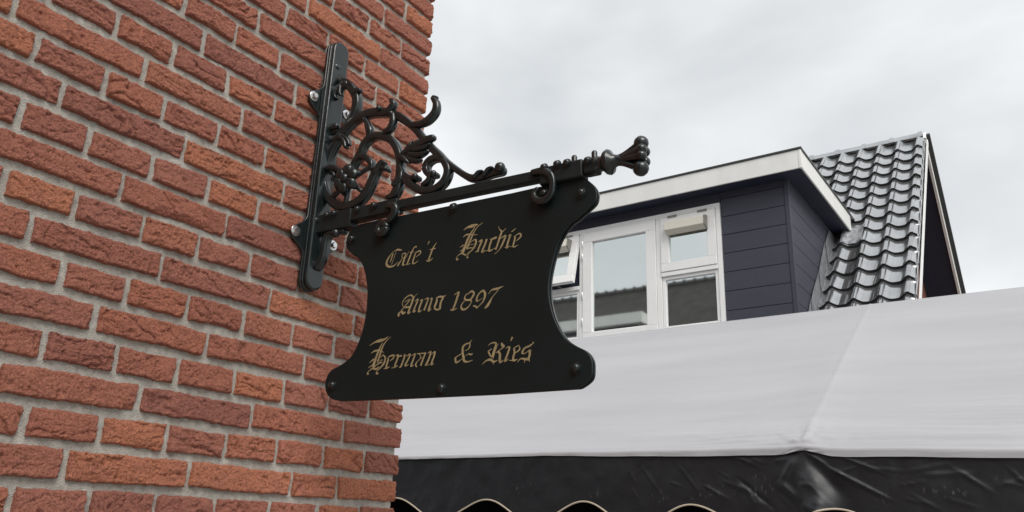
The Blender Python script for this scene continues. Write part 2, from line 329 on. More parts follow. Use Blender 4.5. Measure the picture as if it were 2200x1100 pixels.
# ---------------------------------------------------------------- outlines of the ironwork and letters (metres along the arm, height, width)
WORDS = {
'cafe':[[(0.2588,0.5441,0.00089),(0.2484,0.5334,0.00313),(0.2432,0.5228,0.00491),(0.2458,0.5149,0.00534),(0.2554,0.5112,0.00399),(0.2655,0.513,0.00221),(0.274,0.5193,0.00106)],[(0.2588,0.5441,0.00071),(0.2655,0.5459,0.00178),(0.2711,0.5469,0.004),(0.2781,0.5449,0.00337),(0.2833,0.5448,0.00071)],[(0.2592,0.5402,0.00267),(0.2558,0.5295,0.00312),(0.2527,0.5205,0.00107)],[(0.267,0.5428,0.00133),(0.2626,0.5303,0.00107),(0.2573,0.5152,0.00107)],[(0.2738,0.51,0.00265),(0.2778,0.515,0.0037),(0.2828,0.5217,0.00176),(0.2867,0.5277,0.00132)],[(0.2837,0.5346,0.00177),(0.2926,0.5361,0.00309)],[(0.295,0.5348,0.00264),(0.2906,0.5224,0.00422),(0.2874,0.5094,0.00422)],[(0.2843,0.5341,0.00177),(0.2844,0.528,0.00132),(0.2914,0.526,0.00088)],[(0.2885,0.5093,0.00263),(0.2951,0.5106,0.00105)],[(0.3218,0.5455,0.00333),(0.3153,0.5447,0.00263),(0.3095,0.5354,0.00368),(0.305,0.524,0.00386),(0.2996,0.5109,0.00385)],[(0.3039,0.5353,0.00176),(0.315,0.5355,0.00175)],[(0.2964,0.5095,0.00175),(0.3085,0.5106,0.00131)],[(0.3013,0.5385,0.0007),(0.2959,0.5254,0.00105)],[(0.3197,0.5329,0.00175),(0.3181,0.5257,0.00367),(0.3147,0.5152,0.00366),(0.3152,0.5096,0.00305),(0.3208,0.5097,0.00217),(0.3291,0.514,0.00069)],[(0.3198,0.532,0.00218),(0.3305,0.5349,0.00366),(0.3327,0.5291,0.00278),(0.3218,0.5224,0.00131)],[(0.3541,0.5525,0.00243),(0.3522,0.5491,0.00217),(0.3498,0.5453,0.00104)],[(0.373,0.5462,0.00086),(0.3662,0.5377,0.00259),(0.3616,0.5283,0.00396),(0.3572,0.5162,0.00413),(0.3555,0.511,0.00473)],[(0.3563,0.5333,0.0013),(0.3713,0.5341,0.00241)],[(0.3496,0.511,0.00129),(0.3567,0.509,0.00327),(0.3671,0.5138,0.00086)]],
'huch':[[(0.4387,0.5623,0.00085),(0.4477,0.5666,0.0038),(0.4599,0.5677,0.00716),(0.47,0.5686,0.00336),(0.473,0.569,0.00067)],[(0.484,0.5698,0.00125),(0.4742,0.5652,0.00168),(0.4666,0.5575,0.00235),(0.461,0.5486,0.00335)],[(0.4662,0.5639,0.00168),(0.4577,0.5537,0.00336),(0.4503,0.5414,0.00521),(0.445,0.528,0.00554),(0.4406,0.518,0.00654),(0.4378,0.5131,0.00503)],[(0.4611,0.5477,0.00335),(0.4566,0.5386,0.00486),(0.4513,0.5261,0.00435),(0.4474,0.5223,0.00335)],[(0.4387,0.5469,0.00127),(0.4446,0.5509,0.00295),(0.4538,0.5507,0.00294),(0.461,0.5486,0.0021),(0.4733,0.5468,0.00067)],[(0.4323,0.5264,0.00084),(0.4408,0.5304,0.00294)],[(0.4323,0.5184,0.00084),(0.4414,0.5205,0.00294)],[(0.4298,0.5028,0.00336),(0.4263,0.5019,0.00353),(0.425,0.5052,0.00151),(0.4288,0.51,0.00134),(0.4368,0.5132,0.00294),(0.4431,0.5105,0.00351),(0.4484,0.5079,0.00209),(0.456,0.5147,0.00125)],[(0.4538,0.5018,0.00375),(0.4507,0.5032,0.00333),(0.4516,0.5057,0.00133),(0.4581,0.5135,0.00208),(0.4658,0.5203,0.00383),(0.4698,0.5285,0.00466),(0.4699,0.5365,0.0035),(0.4638,0.5366,0.00167),(0.457,0.5323,0.00117)],[(0.4542,0.5279,0.00126),(0.4653,0.5283,0.00125)],[(0.4486,0.5203,0.00209),(0.4566,0.5217,0.00234),(0.4638,0.5206,0.00167)],[(0.4762,0.531,0.00125),(0.4841,0.5333,0.00456),(0.4815,0.5258,0.00381),(0.4771,0.5159,0.00381),(0.4763,0.5116,0.00497)],[(0.4694,0.5109,0.00124),(0.4783,0.5113,0.00166)],[(0.496,0.534,0.0043),(0.4925,0.524,0.00413),(0.4872,0.5126,0.00413),(0.4865,0.5083,0.00412),(0.4952,0.5113,0.00082)],[(0.503,0.532,0.00082),(0.5089,0.5319,0.00329),(0.5166,0.5333,0.00476),(0.5196,0.5337,0.00164)],[(0.5079,0.5312,0.00412),(0.5045,0.5221,0.00411),(0.5021,0.512,0.00411),(0.5042,0.5082,0.0041),(0.5119,0.5105,0.00098)],[(0.4953,0.5087,0.00082),(0.5021,0.5103,0.00246)],[(0.5219,0.5561,0.00082),(0.5246,0.5495,0.00164),(0.5298,0.5433,0.0041),(0.5264,0.5334,0.00409),(0.5213,0.5177,0.00409),(0.5178,0.5087,0.00408)],[(0.5402,0.5486,0.00065),(0.5317,0.543,0.00205)],[(0.5128,0.5121,0.00123),(0.5188,0.5094,0.00327)],[(0.5266,0.529,0.00123),(0.5389,0.534,0.00375),(0.5373,0.5273,0.00407),(0.532,0.516,0.00407),(0.5257,0.5066,0.00163),(0.5154,0.4996,0.00082)],[(0.5448,0.5313,0.00081),(0.5504,0.5334,0.00374),(0.547,0.524,0.00406),(0.5437,0.5124,0.00405),(0.5429,0.5082,0.00372),(0.5504,0.5114,0.00081)],[(0.5385,0.5098,0.00081),(0.5438,0.509,0.00202)],[(0.5526,0.5391,0.00211),(0.5577,0.5421,0.00211),(0.5624,0.5452,0.00081)],[(0.5583,0.5273,0.00121),(0.5611,0.5286,0.00323),(0.5596,0.5185,0.00403),(0.5571,0.5095,0.00322),(0.561,0.5076,0.00241),(0.5694,0.5101,0.0008)],[(0.562,0.5301,0.00162),(0.5713,0.5329,0.0029),(0.5739,0.5265,0.0037),(0.5643,0.5186,0.00121)],[(0.5514,0.5091,0.00081),(0.5581,0.5089,0.00161)]],
'anno':[[(0.333,0.4437,0.00077),(0.3258,0.4373,0.00154),(0.3223,0.4329,0.00478),(0.3193,0.4229,0.00477),(0.3146,0.4115,0.00431),(0.3124,0.4038,0.00384),(0.3199,0.407,0.00077)],[(0.2992,0.418,0.00116),(0.2953,0.4265,0.00171),(0.2995,0.4349,0.00194),(0.3088,0.441,0.00271),(0.3176,0.4415,0.00355),(0.323,0.4361,0.00354)],[(0.2992,0.418,0.00309),(0.3071,0.4175,0.00347),(0.315,0.417,0.00385)],[(0.3154,0.4338,0.0027),(0.3101,0.4272,0.00232),(0.3019,0.4201,0.00155)],[(0.301,0.429,0.00116),(0.3125,0.4333,0.00193)],[(0.3022,0.4177,0.00116),(0.2948,0.4121,0.00309),(0.2994,0.406,0.00617),(0.3061,0.4077,0.00154)],[(0.2931,0.4099,0.00271),(0.2875,0.4057,0.00348),(0.288,0.4009,0.00294),(0.2916,0.4045,0.00193)],[(0.3268,0.4268,0.00077),(0.3351,0.4314,0.00268),(0.3337,0.4252,0.00383),(0.3289,0.4147,0.00383),(0.3268,0.4062,0.00505),(0.3324,0.4079,0.00092)],[(0.3403,0.4268,0.00076),(0.3469,0.4284,0.00344),(0.3429,0.4194,0.00382),(0.3395,0.4048,0.00396),(0.3479,0.407,0.00076)],[(0.3527,0.4285,0.00114),(0.3612,0.4299,0.00342),(0.3583,0.4192,0.0038),(0.3528,0.4057,0.0047)],[(0.3652,0.427,0.00076),(0.3708,0.4287,0.00341),(0.3687,0.4196,0.00378),(0.3644,0.4036,0.00468),(0.3715,0.4083,0.0006)],[(0.3813,0.4275,0.00151),(0.3835,0.4225,0.00452),(0.3797,0.412,0.00452),(0.3781,0.4091,0.00452)],[(0.3781,0.4083,0.00452),(0.3841,0.4038,0.00375),(0.3925,0.4044,0.00374)],[(0.3991,0.4269,0.0042),(0.3933,0.4167,0.0045),(0.3925,0.4036,0.00449)],[(0.3813,0.4275,0.00151),(0.3895,0.4296,0.00377),(0.3989,0.4285,0.00345),(0.4053,0.4309,0.0006)]],
'year':[[(0.4256,0.4291,0.00141),(0.4356,0.4337,0.00281),(0.4336,0.4259,0.00463),(0.4286,0.4105,0.00434),(0.4242,0.4009,0.00434)],[(0.4177,0.4001,0.0021),(0.4243,0.3987,0.0035),(0.4336,0.4013,0.00084)],[(0.4615,0.4283,0.00209),(0.4532,0.4257,0.00209),(0.4503,0.4188,0.00348),(0.4539,0.4155,0.00389),(0.464,0.415,0.00346),(0.4703,0.4222,0.00416),(0.4716,0.4278,0.00388),(0.4664,0.4313,0.00389),(0.4606,0.4292,0.00209)],[(0.4506,0.4137,0.00174),(0.4442,0.4073,0.00244),(0.4438,0.4008,0.00417),(0.4492,0.3966,0.00416),(0.4583,0.3992,0.00277),(0.4654,0.407,0.00152),(0.4667,0.4126,0.00277),(0.4607,0.414,0.00277)],[(0.4931,0.4302,0.00413),(0.4851,0.4254,0.00276),(0.4797,0.4182,0.00345),(0.4793,0.4104,0.00413),(0.4843,0.4112,0.00138),(0.4923,0.4145,0.00103)],[(0.4931,0.4302,0.00413),(0.4976,0.4232,0.00522),(0.4972,0.4154,0.00452),(0.4936,0.4073,0.00274),(0.4865,0.401,0.00171),(0.4802,0.396,0.00206)],[(0.4716,0.4013,0.00276),(0.4775,0.3999,0.00344),(0.481,0.3959,0.00343)],[(0.5052,0.4208,0.00068),(0.5121,0.4278,0.00239),(0.5194,0.429,0.00409),(0.5275,0.4294,0.00408),(0.5386,0.4326,0.00054)],[(0.5276,0.4265,0.00136),(0.5215,0.4202,0.00136),(0.5145,0.4133,0.00204),(0.5093,0.4047,0.00477),(0.5039,0.3976,0.00545),(0.4984,0.3936,0.00205)]],
'herm':[[(0.2167,0.3456,0.0007),(0.2296,0.3515,0.00303),(0.244,0.3542,0.00673),(0.2551,0.3554,0.0043),(0.2656,0.3606,0.00086)],[(0.2724,0.3595,0.00086),(0.2621,0.3521,0.00172),(0.2542,0.3432,0.00309),(0.2499,0.3322,0.00429)],[(0.2524,0.3495,0.00129),(0.2467,0.3404,0.0031),(0.2413,0.3286,0.00447),(0.2362,0.315,0.00567),(0.2338,0.3065,0.00652),(0.2346,0.2995,0.00685)],[(0.2499,0.3322,0.00395),(0.2467,0.3212,0.00429),(0.2424,0.3094,0.00428)],[(0.2232,0.3292,0.00069),(0.2329,0.3336,0.00345),(0.2464,0.3334,0.00258),(0.2581,0.3281,0.00068)],[(0.221,0.3097,0.00069),(0.2326,0.3171,0.00344)],[(0.2188,0.2998,0.00086),(0.2318,0.305,0.00343)],[(0.2208,0.2927,0.00129),(0.2325,0.2988,0.00343)],[(0.2225,0.2883,0.00343),(0.2192,0.2872,0.00343),(0.2189,0.2903,0.00172),(0.222,0.2927,0.00129)],[(0.2478,0.287,0.00374),(0.2434,0.2864,0.00392),(0.2425,0.2895,0.00171)],[(0.2313,0.2989,0.00429),(0.2407,0.2957,0.00427),(0.2491,0.3002,0.00213)],[(0.2564,0.3239,0.00171),(0.2627,0.3173,0.00392),(0.2615,0.3079,0.00476),(0.2547,0.2998,0.00392),(0.2455,0.2927,0.0017),(0.2425,0.2895,0.00171)],[(0.2492,0.3184,0.00086),(0.2575,0.3238,0.00214)],[(0.2477,0.3124,0.00103),(0.2565,0.3135,0.00171)],[(0.2377,0.3019,0.00128),(0.2493,0.308,0.00342),(0.2559,0.3083,0.0017)],[(0.2704,0.3176,0.00128),(0.2709,0.3124,0.00391),(0.2678,0.3006,0.00424),(0.2673,0.2955,0.0039),(0.2769,0.2982,0.00084)],[(0.2714,0.3183,0.00255),(0.2843,0.3208,0.00339),(0.2838,0.3148,0.00338),(0.2756,0.3094,0.00102)],[(0.2608,0.2947,0.00085),(0.2684,0.2954,0.00212)],[(0.2888,0.3187,0.00085),(0.2963,0.3198,0.00388),(0.294,0.3106,0.00388),(0.2899,0.2981,0.00421),(0.2975,0.2984,0.00084)],[(0.2805,0.2945,0.00084),(0.2901,0.296,0.00252)],[(0.2988,0.317,0.00253),(0.3051,0.3182,0.00387)],[(0.3085,0.3163,0.00084),(0.3136,0.3193,0.00336),(0.3104,0.3085,0.00385),(0.3052,0.2962,0.00385),(0.301,0.2956,0.00168)],[(0.3161,0.3157,0.00084),(0.3264,0.3191,0.00334),(0.323,0.31,0.00384),(0.3158,0.2971,0.00384),(0.3252,0.2989,0.00083)],[(0.3299,0.3154,0.00083),(0.3391,0.3189,0.00333),(0.3358,0.309,0.00382),(0.3308,0.2951,0.00382),(0.338,0.2971,0.00083)],[(0.3433,0.3194,0.00125),(0.3509,0.3163,0.00166),(0.3536,0.3093,0.00165),(0.3458,0.3032,0.00165),(0.3422,0.2968,0.00331),(0.3458,0.2924,0.00248)],[(0.3465,0.3187,0.00166),(0.3663,0.3184,0.00247)],[(0.3643,0.3177,0.0033),(0.3592,0.3056,0.00412),(0.355,0.2942,0.00412)],[(0.3514,0.3103,0.00124),(0.3589,0.3089,0.00124)],[(0.3696,0.3164,0.00066),(0.3775,0.32,0.00329),(0.3745,0.3077,0.00377),(0.3683,0.2957,0.0041),(0.3654,0.2934,0.00123),(0.3765,0.2951,0.00123)],[(0.3791,0.314,0.00066),(0.3878,0.3191,0.00328),(0.3856,0.3085,0.00376),(0.3807,0.2948,0.00408),(0.3876,0.2968,0.00065)]],
'amp':[[(0.4731,0.3352,0.00064),(0.4681,0.3299,0.002),(0.4595,0.3282,0.0032),(0.453,0.3231,0.00449),(0.4527,0.3133,0.0048),(0.4553,0.3034,0.00527),(0.4577,0.2959,0.00478),(0.4656,0.2937,0.00286),(0.477,0.2961,0.00063)],[(0.4682,0.3291,0.0024),(0.4686,0.3226,0.00287),(0.4641,0.3173,0.0016),(0.4574,0.3154,0.00096)],[(0.4519,0.311,0.0012),(0.4366,0.3041,0.00201)],[(0.4366,0.3041,0.00402),(0.4393,0.2941,0.00368),(0.4526,0.3004,0.0008)],[(0.46,0.3055,0.00096),(0.4684,0.3096,0.00119)],[(0.4666,0.309,0.00159),(0.4715,0.307,0.00318),(0.4762,0.3082,0.00159)]],
'ries':[[(0.5102,0.321,0.00094),(0.517,0.3248,0.00196),(0.5254,0.3248,0.00313),(0.5275,0.3215,0.00391),(0.5242,0.3114,0.00469),(0.5203,0.2975,0.00468)],[(0.5103,0.3094,0.00235),(0.5185,0.3143,0.00157)],[(0.5113,0.3085,0.00314),(0.5174,0.2993,0.00312)],[(0.533,0.3226,0.00117),(0.5287,0.315,0.00117),(0.5223,0.295,0.00117)],[(0.5394,0.3236,0.00234),(0.5415,0.3187,0.0056),(0.5453,0.316,0.0031),(0.5363,0.3104,0.00117),(0.5283,0.3055,0.00195)],[(0.5318,0.3084,0.00389),(0.5367,0.3033,0.00466),(0.5371,0.2938,0.00511),(0.5383,0.2874,0.00433),(0.5455,0.2908,0.00062)],[(0.4989,0.2857,0.00063),(0.5066,0.2922,0.00235),(0.5168,0.2938,0.00484),(0.5244,0.2893,0.00389),(0.5326,0.2918,0.00078)],[(0.5237,0.2846,0.00078),(0.5224,0.2918,0.00311)],[(0.5491,0.3125,0.00077),(0.5572,0.3141,0.00355),(0.5549,0.3049,0.00386),(0.55,0.2928,0.00385),(0.5483,0.2882,0.00308),(0.5563,0.2923,0.00077)],[(0.5629,0.3322,0.00356),(0.5595,0.325,0.00193)],[(0.5664,0.311,0.00308),(0.5685,0.3038,0.00384),(0.5662,0.2946,0.00383),(0.5673,0.2884,0.00459),(0.5753,0.2901,0.00076)],[(0.5673,0.3117,0.00154),(0.5779,0.3155,0.00153)],[(0.578,0.3139,0.00115),(0.5791,0.3076,0.00306),(0.5695,0.3014,0.00115)],[(0.5574,0.2891,0.00077),(0.5673,0.2884,0.0023)],[(0.6085,0.3183,0.00304),(0.6067,0.3172,0.0038)],[(0.6063,0.3161,0.0019),(0.5994,0.3121,0.0035),(0.5898,0.309,0.00351),(0.5847,0.3009,0.00381),(0.591,0.2996,0.00152),(0.6014,0.3057,0.00152)],[(0.5997,0.3043,0.00456),(0.6008,0.2965,0.00455),(0.5976,0.2876,0.00454)],[(0.605,0.3031,0.00091),(0.5988,0.3052,0.00152)],[(0.5755,0.2846,0.00114),(0.5824,0.2903,0.00228),(0.5913,0.2888,0.00455),(0.5993,0.2874,0.00303),(0.6003,0.2835,0.00076)],[(0.5898,0.282,0.00061),(0.5905,0.2873,0.00228)]],
}
ORN = {
'scroll_main':[[(0.0255,0.7553,0.00982),(0.0256,0.784,0.01097),(0.0304,0.812,0.01101),(0.045,0.8453,0.01213),(0.0718,0.8768,0.01211),(0.1056,0.8978,0.01204),(0.1482,0.9027,0.01191),(0.1914,0.8938,0.01176),(0.2274,0.8784,0.01055),(0.2594,0.8549,0.01041),(0.2882,0.829,0.00925),(0.3142,0.7976,0.00913),(0.3394,0.7692,0.00901),(0.3585,0.7493,0.00992),(0.3785,0.7285,0.00884),(0.4028,0.7081,0.00777),(0.4303,0.6863,0.00767),(0.4496,0.6749,0.00856),(0.4749,0.6717,0.00849),(0.4973,0.6742,0.00843),(0.5205,0.6774,0.01117)],[(0.0255,0.7553,0.00982),(0.0332,0.7336,0.01085),(0.0486,0.7094,0.01184),(0.0705,0.689,0.01172),(0.0964,0.6772,0.01161),(0.1233,0.6767,0.01153),(0.1473,0.6846,0.01146),(0.1633,0.6996,0.01144),(0.1745,0.72,0.01145),(0.184,0.743,0.01042),(0.1949,0.7544,0.01041),(0.2115,0.7508,0.00829),(0.2206,0.742,0.00516)]],
'scroll_inner':[[(0.1138,0.7697,0.00855),(0.1225,0.7902,0.00963),(0.1321,0.8034,0.01069),(0.1409,0.8239,0.0107),(0.1563,0.8356,0.01175),(0.1799,0.837,0.01061),(0.2087,0.8254,0.01051),(0.231,0.806,0.0104),(0.2455,0.782,0.01032),(0.2532,0.7586,0.01025),(0.2552,0.739,0.01021),(0.2551,0.7145,0.01016),(0.2535,0.6927,0.01215),(0.2434,0.6771,0.01114),(0.2239,0.6754,0.00509)],[(0.255,0.7413,0.00919),(0.2678,0.7174,0.01013),(0.2908,0.6928,0.01001),(0.319,0.6741,0.0099),(0.3504,0.6678,0.00979),(0.374,0.6758,0.00974),(0.3861,0.6914,0.00973),(0.3871,0.7104,0.00976),(0.3759,0.7301,0.00885)],[(0.3693,0.7371,0.00691),(0.3467,0.7421,0.00895),(0.3311,0.7346,0.00898),(0.3287,0.7198,0.00896),(0.3398,0.7055,0.00791),(0.3561,0.702,0.00689)],[(0.2699,0.7225,0.00608),(0.2894,0.7073,0.00703),(0.3074,0.7047,0.00699)],[(0.3426,0.7027,0.00692),(0.3385,0.6917,0.00691),(0.3242,0.6849,0.00594)],[(0.1138,0.7697,0.00855),(0.1217,0.7857,0.00855),(0.1377,0.7926,0.00852),(0.1555,0.7851,0.00847),(0.1698,0.7703,0.00841),(0.173,0.7546,0.00629)]],
'scroll_top':[[(0.01,1.0664,0.00808),(0.016,1.0461,0.01034),(0.0377,1.024,0.01025),(0.0648,1.0045,0.01127),(0.0841,0.9837,0.01117),(0.0993,0.958,0.01108),(0.1011,0.9324,0.01103),(0.0924,0.9099,0.00991),(0.0814,0.8929,0.00881)]],
'leaf':[[(0.062,1.0028,0.01128),(0.0401,0.9961,0.01246),(0.0235,0.984,0.01022),(0.011,0.9745,0.00569)],[(0.0375,0.993,0.00566),(0.0334,0.9786,0.00566),(0.0409,0.9689,0.00225)],[(0.0507,0.997,0.00565),(0.0515,0.9801,0.00563),(0.0571,0.9721,0.00225)],[(0.095,0.968,0.00667),(0.1032,0.9733,0.00888),(0.1122,0.972,0.00553)],[(0.3461,0.8878,0.00409),(0.3371,0.8891,0.00615),(0.3473,0.8724,0.00917),(0.3465,0.852,0.01117),(0.33,0.8368,0.01119),(0.3073,0.8323,0.00921),(0.2823,0.8363,0.00825)],[(0.2062,0.8852,0.0085),(0.2164,0.892,0.00955),(0.2248,0.903,0.00955),(0.2182,0.9144,0.00639)],[(0.1368,0.8911,0.00542),(0.1491,0.8722,0.00862),(0.1572,0.8521,0.01071),(0.1562,0.8368,0.00641)],[(0.2249,0.8767,0.00739),(0.2269,0.8572,0.00946),(0.2204,0.8424,0.00945),(0.2072,0.8386,0.00738)],[(0.2577,0.7667,0.00513),(0.2842,0.7753,0.00917),(0.3093,0.7819,0.01013),(0.3304,0.7869,0.01008),(0.3453,0.789,0.00803)],[(0.2678,0.77,0.00614),(0.2795,0.7832,0.00613),(0.2874,0.7961,0.00153)],[(0.2831,0.7733,0.00611),(0.2987,0.7855,0.0061),(0.3068,0.7948,0.00203)],[(0.2605,0.7649,0.00614),(0.2748,0.7516,0.00712),(0.286,0.7424,0.00202)],[(0.2684,0.7643,0.00715),(0.2931,0.7486,0.00809),(0.3089,0.744,0.00503),(0.3164,0.7445,0.00201)],[(0.284,0.7641,0.00712),(0.3077,0.7565,0.00807),(0.3253,0.758,0.00502),(0.3339,0.7605,0.002)],[(0.2976,0.77,0.00608),(0.3193,0.7694,0.00705),(0.339,0.7749,0.00301)],[(0.0434,0.8567,0.00884),(0.0652,0.86,0.0099),(0.0876,0.8473,0.00763),(0.0967,0.8331,0.00434)],[(0.0669,0.8584,0.00659),(0.0824,0.8425,0.00655),(0.0888,0.8277,0.00543)],[(0.0332,0.7836,0.00876),(0.0588,0.7805,0.00869),(0.0796,0.7677,0.00539),(0.0903,0.763,0.00322)],[(0.043,0.7875,0.00655),(0.0614,0.7621,0.00649),(0.0571,0.7511,0.00433)],[(0.4613,0.6714,0.00474),(0.4699,0.68,0.00473),(0.4789,0.6822,0.00283)],[(0.4863,0.6703,0.0047),(0.4947,0.6809,0.00469),(0.5035,0.6841,0.00281)],[(0.1882,0.7422,0.00729),(0.2022,0.762,0.00728),(0.2133,0.7595,0.00415)],[(0.2488,0.7003,0.00914),(0.2633,0.7106,0.0081),(0.2657,0.7256,0.00406)],[(0.0131,0.8677,0.00782),(0.0283,0.8876,0.01004),(0.0505,0.8908,0.00888)]],
'curl':[[(0.1048,0.6171,0.00834),(0.0812,0.6245,0.0105),(0.0607,0.6178,0.0095),(0.0533,0.5999,0.00949),(0.0524,0.5777,0.00945),(0.047,0.5563,0.00943),(0.0333,0.5428,0.00944),(0.0155,0.5453,0.00844),(0.0029,0.5594,0.00743),(0.0116,0.5693,0.0053)]],
'knob':[[(0.1835,0.9019,0.00697)],[(0.222,0.8787,0.00687)],[(0.5237,0.6787,0.01116)],[(0.0915,0.6115,0.01045)],[(0.0184,1.0838,0.00809)],[(0.0285,1.0569,0.01033)],[(0.3562,0.7009,0.00787)],[(0.3074,0.7047,0.00749)],[(0.2206,0.742,0.00619)]],
'flower_spoke':[[(0.1121,0.7397,0.00638),(0.1684,0.759,0.00525)],[(0.1124,0.7373,0.00637),(0.1487,0.7058,0.00523)],[(0.1124,0.7373,0.00637),(0.1055,0.6835,0.00633)],[(0.1083,0.7359,0.00638),(0.0634,0.7077,0.00643)],[(0.1121,0.7397,0.00638),(0.1146,0.7743,0.00641)],[(0.1121,0.7397,0.00638),(0.0452,0.7727,0.00545)]],
}
SIGN = [(0.1193, 0.5927), (0.1253, 0.6093), (0.1429, 0.6218), (0.171, 0.6251), (0.4064, 0.6228), (0.5497, 0.6214), (0.6729, 0.6231), (0.6954, 0.6232), (0.7109, 0.6171), (0.7234, 0.6052), (0.731, 0.5915), (0.7319, 0.5793), (0.7282, 0.5681), (0.7188, 0.5598), (0.7037, 0.5497), (0.6923, 0.5417), (0.6809, 0.5364), (0.6618, 0.5158), (0.6469, 0.4818), (0.637, 0.4401), (0.6358, 0.4084), (0.6433, 0.3726), (0.6572, 0.3404), (0.6724, 0.3188), (0.6909, 0.3055), (0.709, 0.2958), (0.7215, 0.2818), (0.7242, 0.2655), (0.7216, 0.2466), (0.7093, 0.2363), (0.6952, 0.2308), (0.526, 0.2305), (0.3234, 0.2335), (0.1525, 0.2366), (0.1259, 0.2418), (0.111, 0.2532), (0.1031, 0.2702), (0.1047, 0.2867), (0.1157, 0.3017), (0.142, 0.3116), (0.1661, 0.3255), (0.1833, 0.3516), (0.1943, 0.3862), (0.1984, 0.4259), (0.1959, 0.467), (0.1864, 0.5013), (0.1738, 0.5283), (0.1583, 0.5455), (0.1406, 0.5567), (0.1265, 0.5697), (0.1191, 0.5839)]
SBOLT = [(0.1372, 0.592), (0.4103, 0.6164), (0.7025, 0.5907), (0.127, 0.2697), (0.4097, 0.2474), (0.6949, 0.2652)]

# ================================================================ the setting
g = MB(); g.add([(-400, -400, -ZC), (400, -400, -ZC), (400, 400, -ZC), (-400, 400, -ZC)], [(0, 1, 2, 3)])
tag(g.build('ground', MAT['paving']), kind='structure')

# ================================================================ brick building on the left
RNG = random.Random(5)
ROW = 0.0625; ROW0 = 0.0749
bld = thing('brick_building', (0, 1.5, 0), 'rough red brick building wall with grey mortar carrying the iron bracket', 'building')
BASE = Vector((0, 1.5, 0))
BOND = {1: [1.386, 1.255, 1.128, .997, .871, .746, .622, .500],
        'A': [1.306, 1.054, .802, .560],
        'B': [1.306, 1.176, .924, .694, .450]}
def joints(n):
    if n % 2: L = list(BOND[1]); step = .1255
    else: L = list(BOND['A' if n % 4 == 2 else 'B']); step = .2505
    while L[-1] > -2.2: L.append(L[-1]-step)
    return [1.5] + [j + RNG.uniform(-.0035, .0035) for j in L]

def brick_mesh(L, Hh, seed, corner):
    res = .0018
    ny = max(8, int(L/res)); nzz = max(6, int(Hh/res))
    y = np.linspace(-L/2, L/2, ny+1); z = np.linspace(-Hh/2, Hh/2, nzz+1)
    Y, Z = np.meshgrid(y, z, indexing='ij')
    ox = (seed*13.37) % 97; oy = (seed*7.91) % 89; r = random.Random(seed)
    d = np.minimum(np.minimum(Y+L/2, L/2-Y), np.minimum(Z+Hh/2, Hh/2-Z))
    # corners of handmade bricks are rounded off
    cy = np.maximum(np.abs(Y)-(L/2-.008), 0); cz = np.maximum(np.abs(Z)-(Hh/2-.008), 0)
    d = np.minimum(d, .008-np.hypot(cy, cz))
    d = d + .0012*fbm(Y*140+ox, Z*140+oy, 3, 3)
    wy = .0030*fbm(Y*18+ox, Z*18+oy, 11, 2) + .0022*fbm(Y*120+ox, Z*120+oy, 12, 3, .7)
    wz = .0026*fbm(Y*16+oy, Z*22+ox, 13, 2) + .0024*fbm(Y*110+oy, Z*110+ox, 14, 3, .7)
    a = r.uniform(-.85, .45); ca, sa = math.cos(a), math.sin(a)
    wob = .22*fbm(Y*22+ox, Z*22, 8, 3)
    P = (ca*Y+sa*Z); Q = (-sa*Y+ca*Z)
    rel = r.uniform(.45, 1.15); k1 = r.uniform(.2, 1.0); k2 = r.uniform(.2, 1.0); k3 = r.choice([0, 0, .4, .8, 1.0])
    def crack(fp, fq, sd2, pw, gate):
        n_ = vnoise(P*fp+ox+wob, Q*fq+oy+wob*3, sd2); c_ = np.clip(1-np.abs(2*n_-1), 0, 1)**pw
        return c_*np.clip((vnoise(P*fp*.8+oy, Q*fq*.5+ox, sd2+3)-gate)/.2, 0, 1)
    cr = .0075*k1*crack(9, 42, 21, 14, .40) + .0055*k2*crack(22, 80, 22, 12, .45) + .0030*crack(40, 130, 25, 8, .40)
    st = vnoise(P*7+oy*1.7, Q*30+ox*.3+wob*2, 23)*2.2; st = st-np.floor(st); step = (st**6)*.0052
    h = .0013*fbm(Y*7+ox, Z*11+oy, 31, 2) - rel*cr - k3*step \
        + rel*.0019*fbm(Y*95+ox, Z*120+oy, 41, 4, .75) + .0017*fbm(Y*230+ox, Z*260, 43, 2, .8)
    pit = vnoise(Y*70+ox, Z*70+oy, 51); h = h - .0045*np.clip((pit-.88)/.08, 0, 1)
    chip = vnoise(Y*30+oy, Z*30+ox, 53); h = h - .006*np.clip((chip-.80)/.1, 0, 1)*np.clip((.012-d)/.010, 0, 1)
    rr = .0042; e = np.clip(d, 0, rr); h = h - (rr - np.sqrt(np.maximum(rr*rr-(rr-e)**2, 0)))
    X = h + r.uniform(-.0012, .0018) + .0010
    X = X + .0032; X = np.maximum(X, -.0028)
    V = np.stack([X, Y+wy, Z+wz], -1)
    V = np.pad(V, ((1, 1), (1, 1), (0, 0)), mode='edge')
    V[0, :, 0] = -.022; V[:, 0, 0] = -.022; V[:, -1, 0] = -.022; V[-1, :, 0] = -.105 if corner else -.022
    if corner:
        V[-1, :, 1] = L/2 + .002
        V[0, :, 0] = V[:, 0, 0] = V[:, -1, 0] = -.105
    return grid_mesh('brick', V, V.shape[0], V.shape[1])

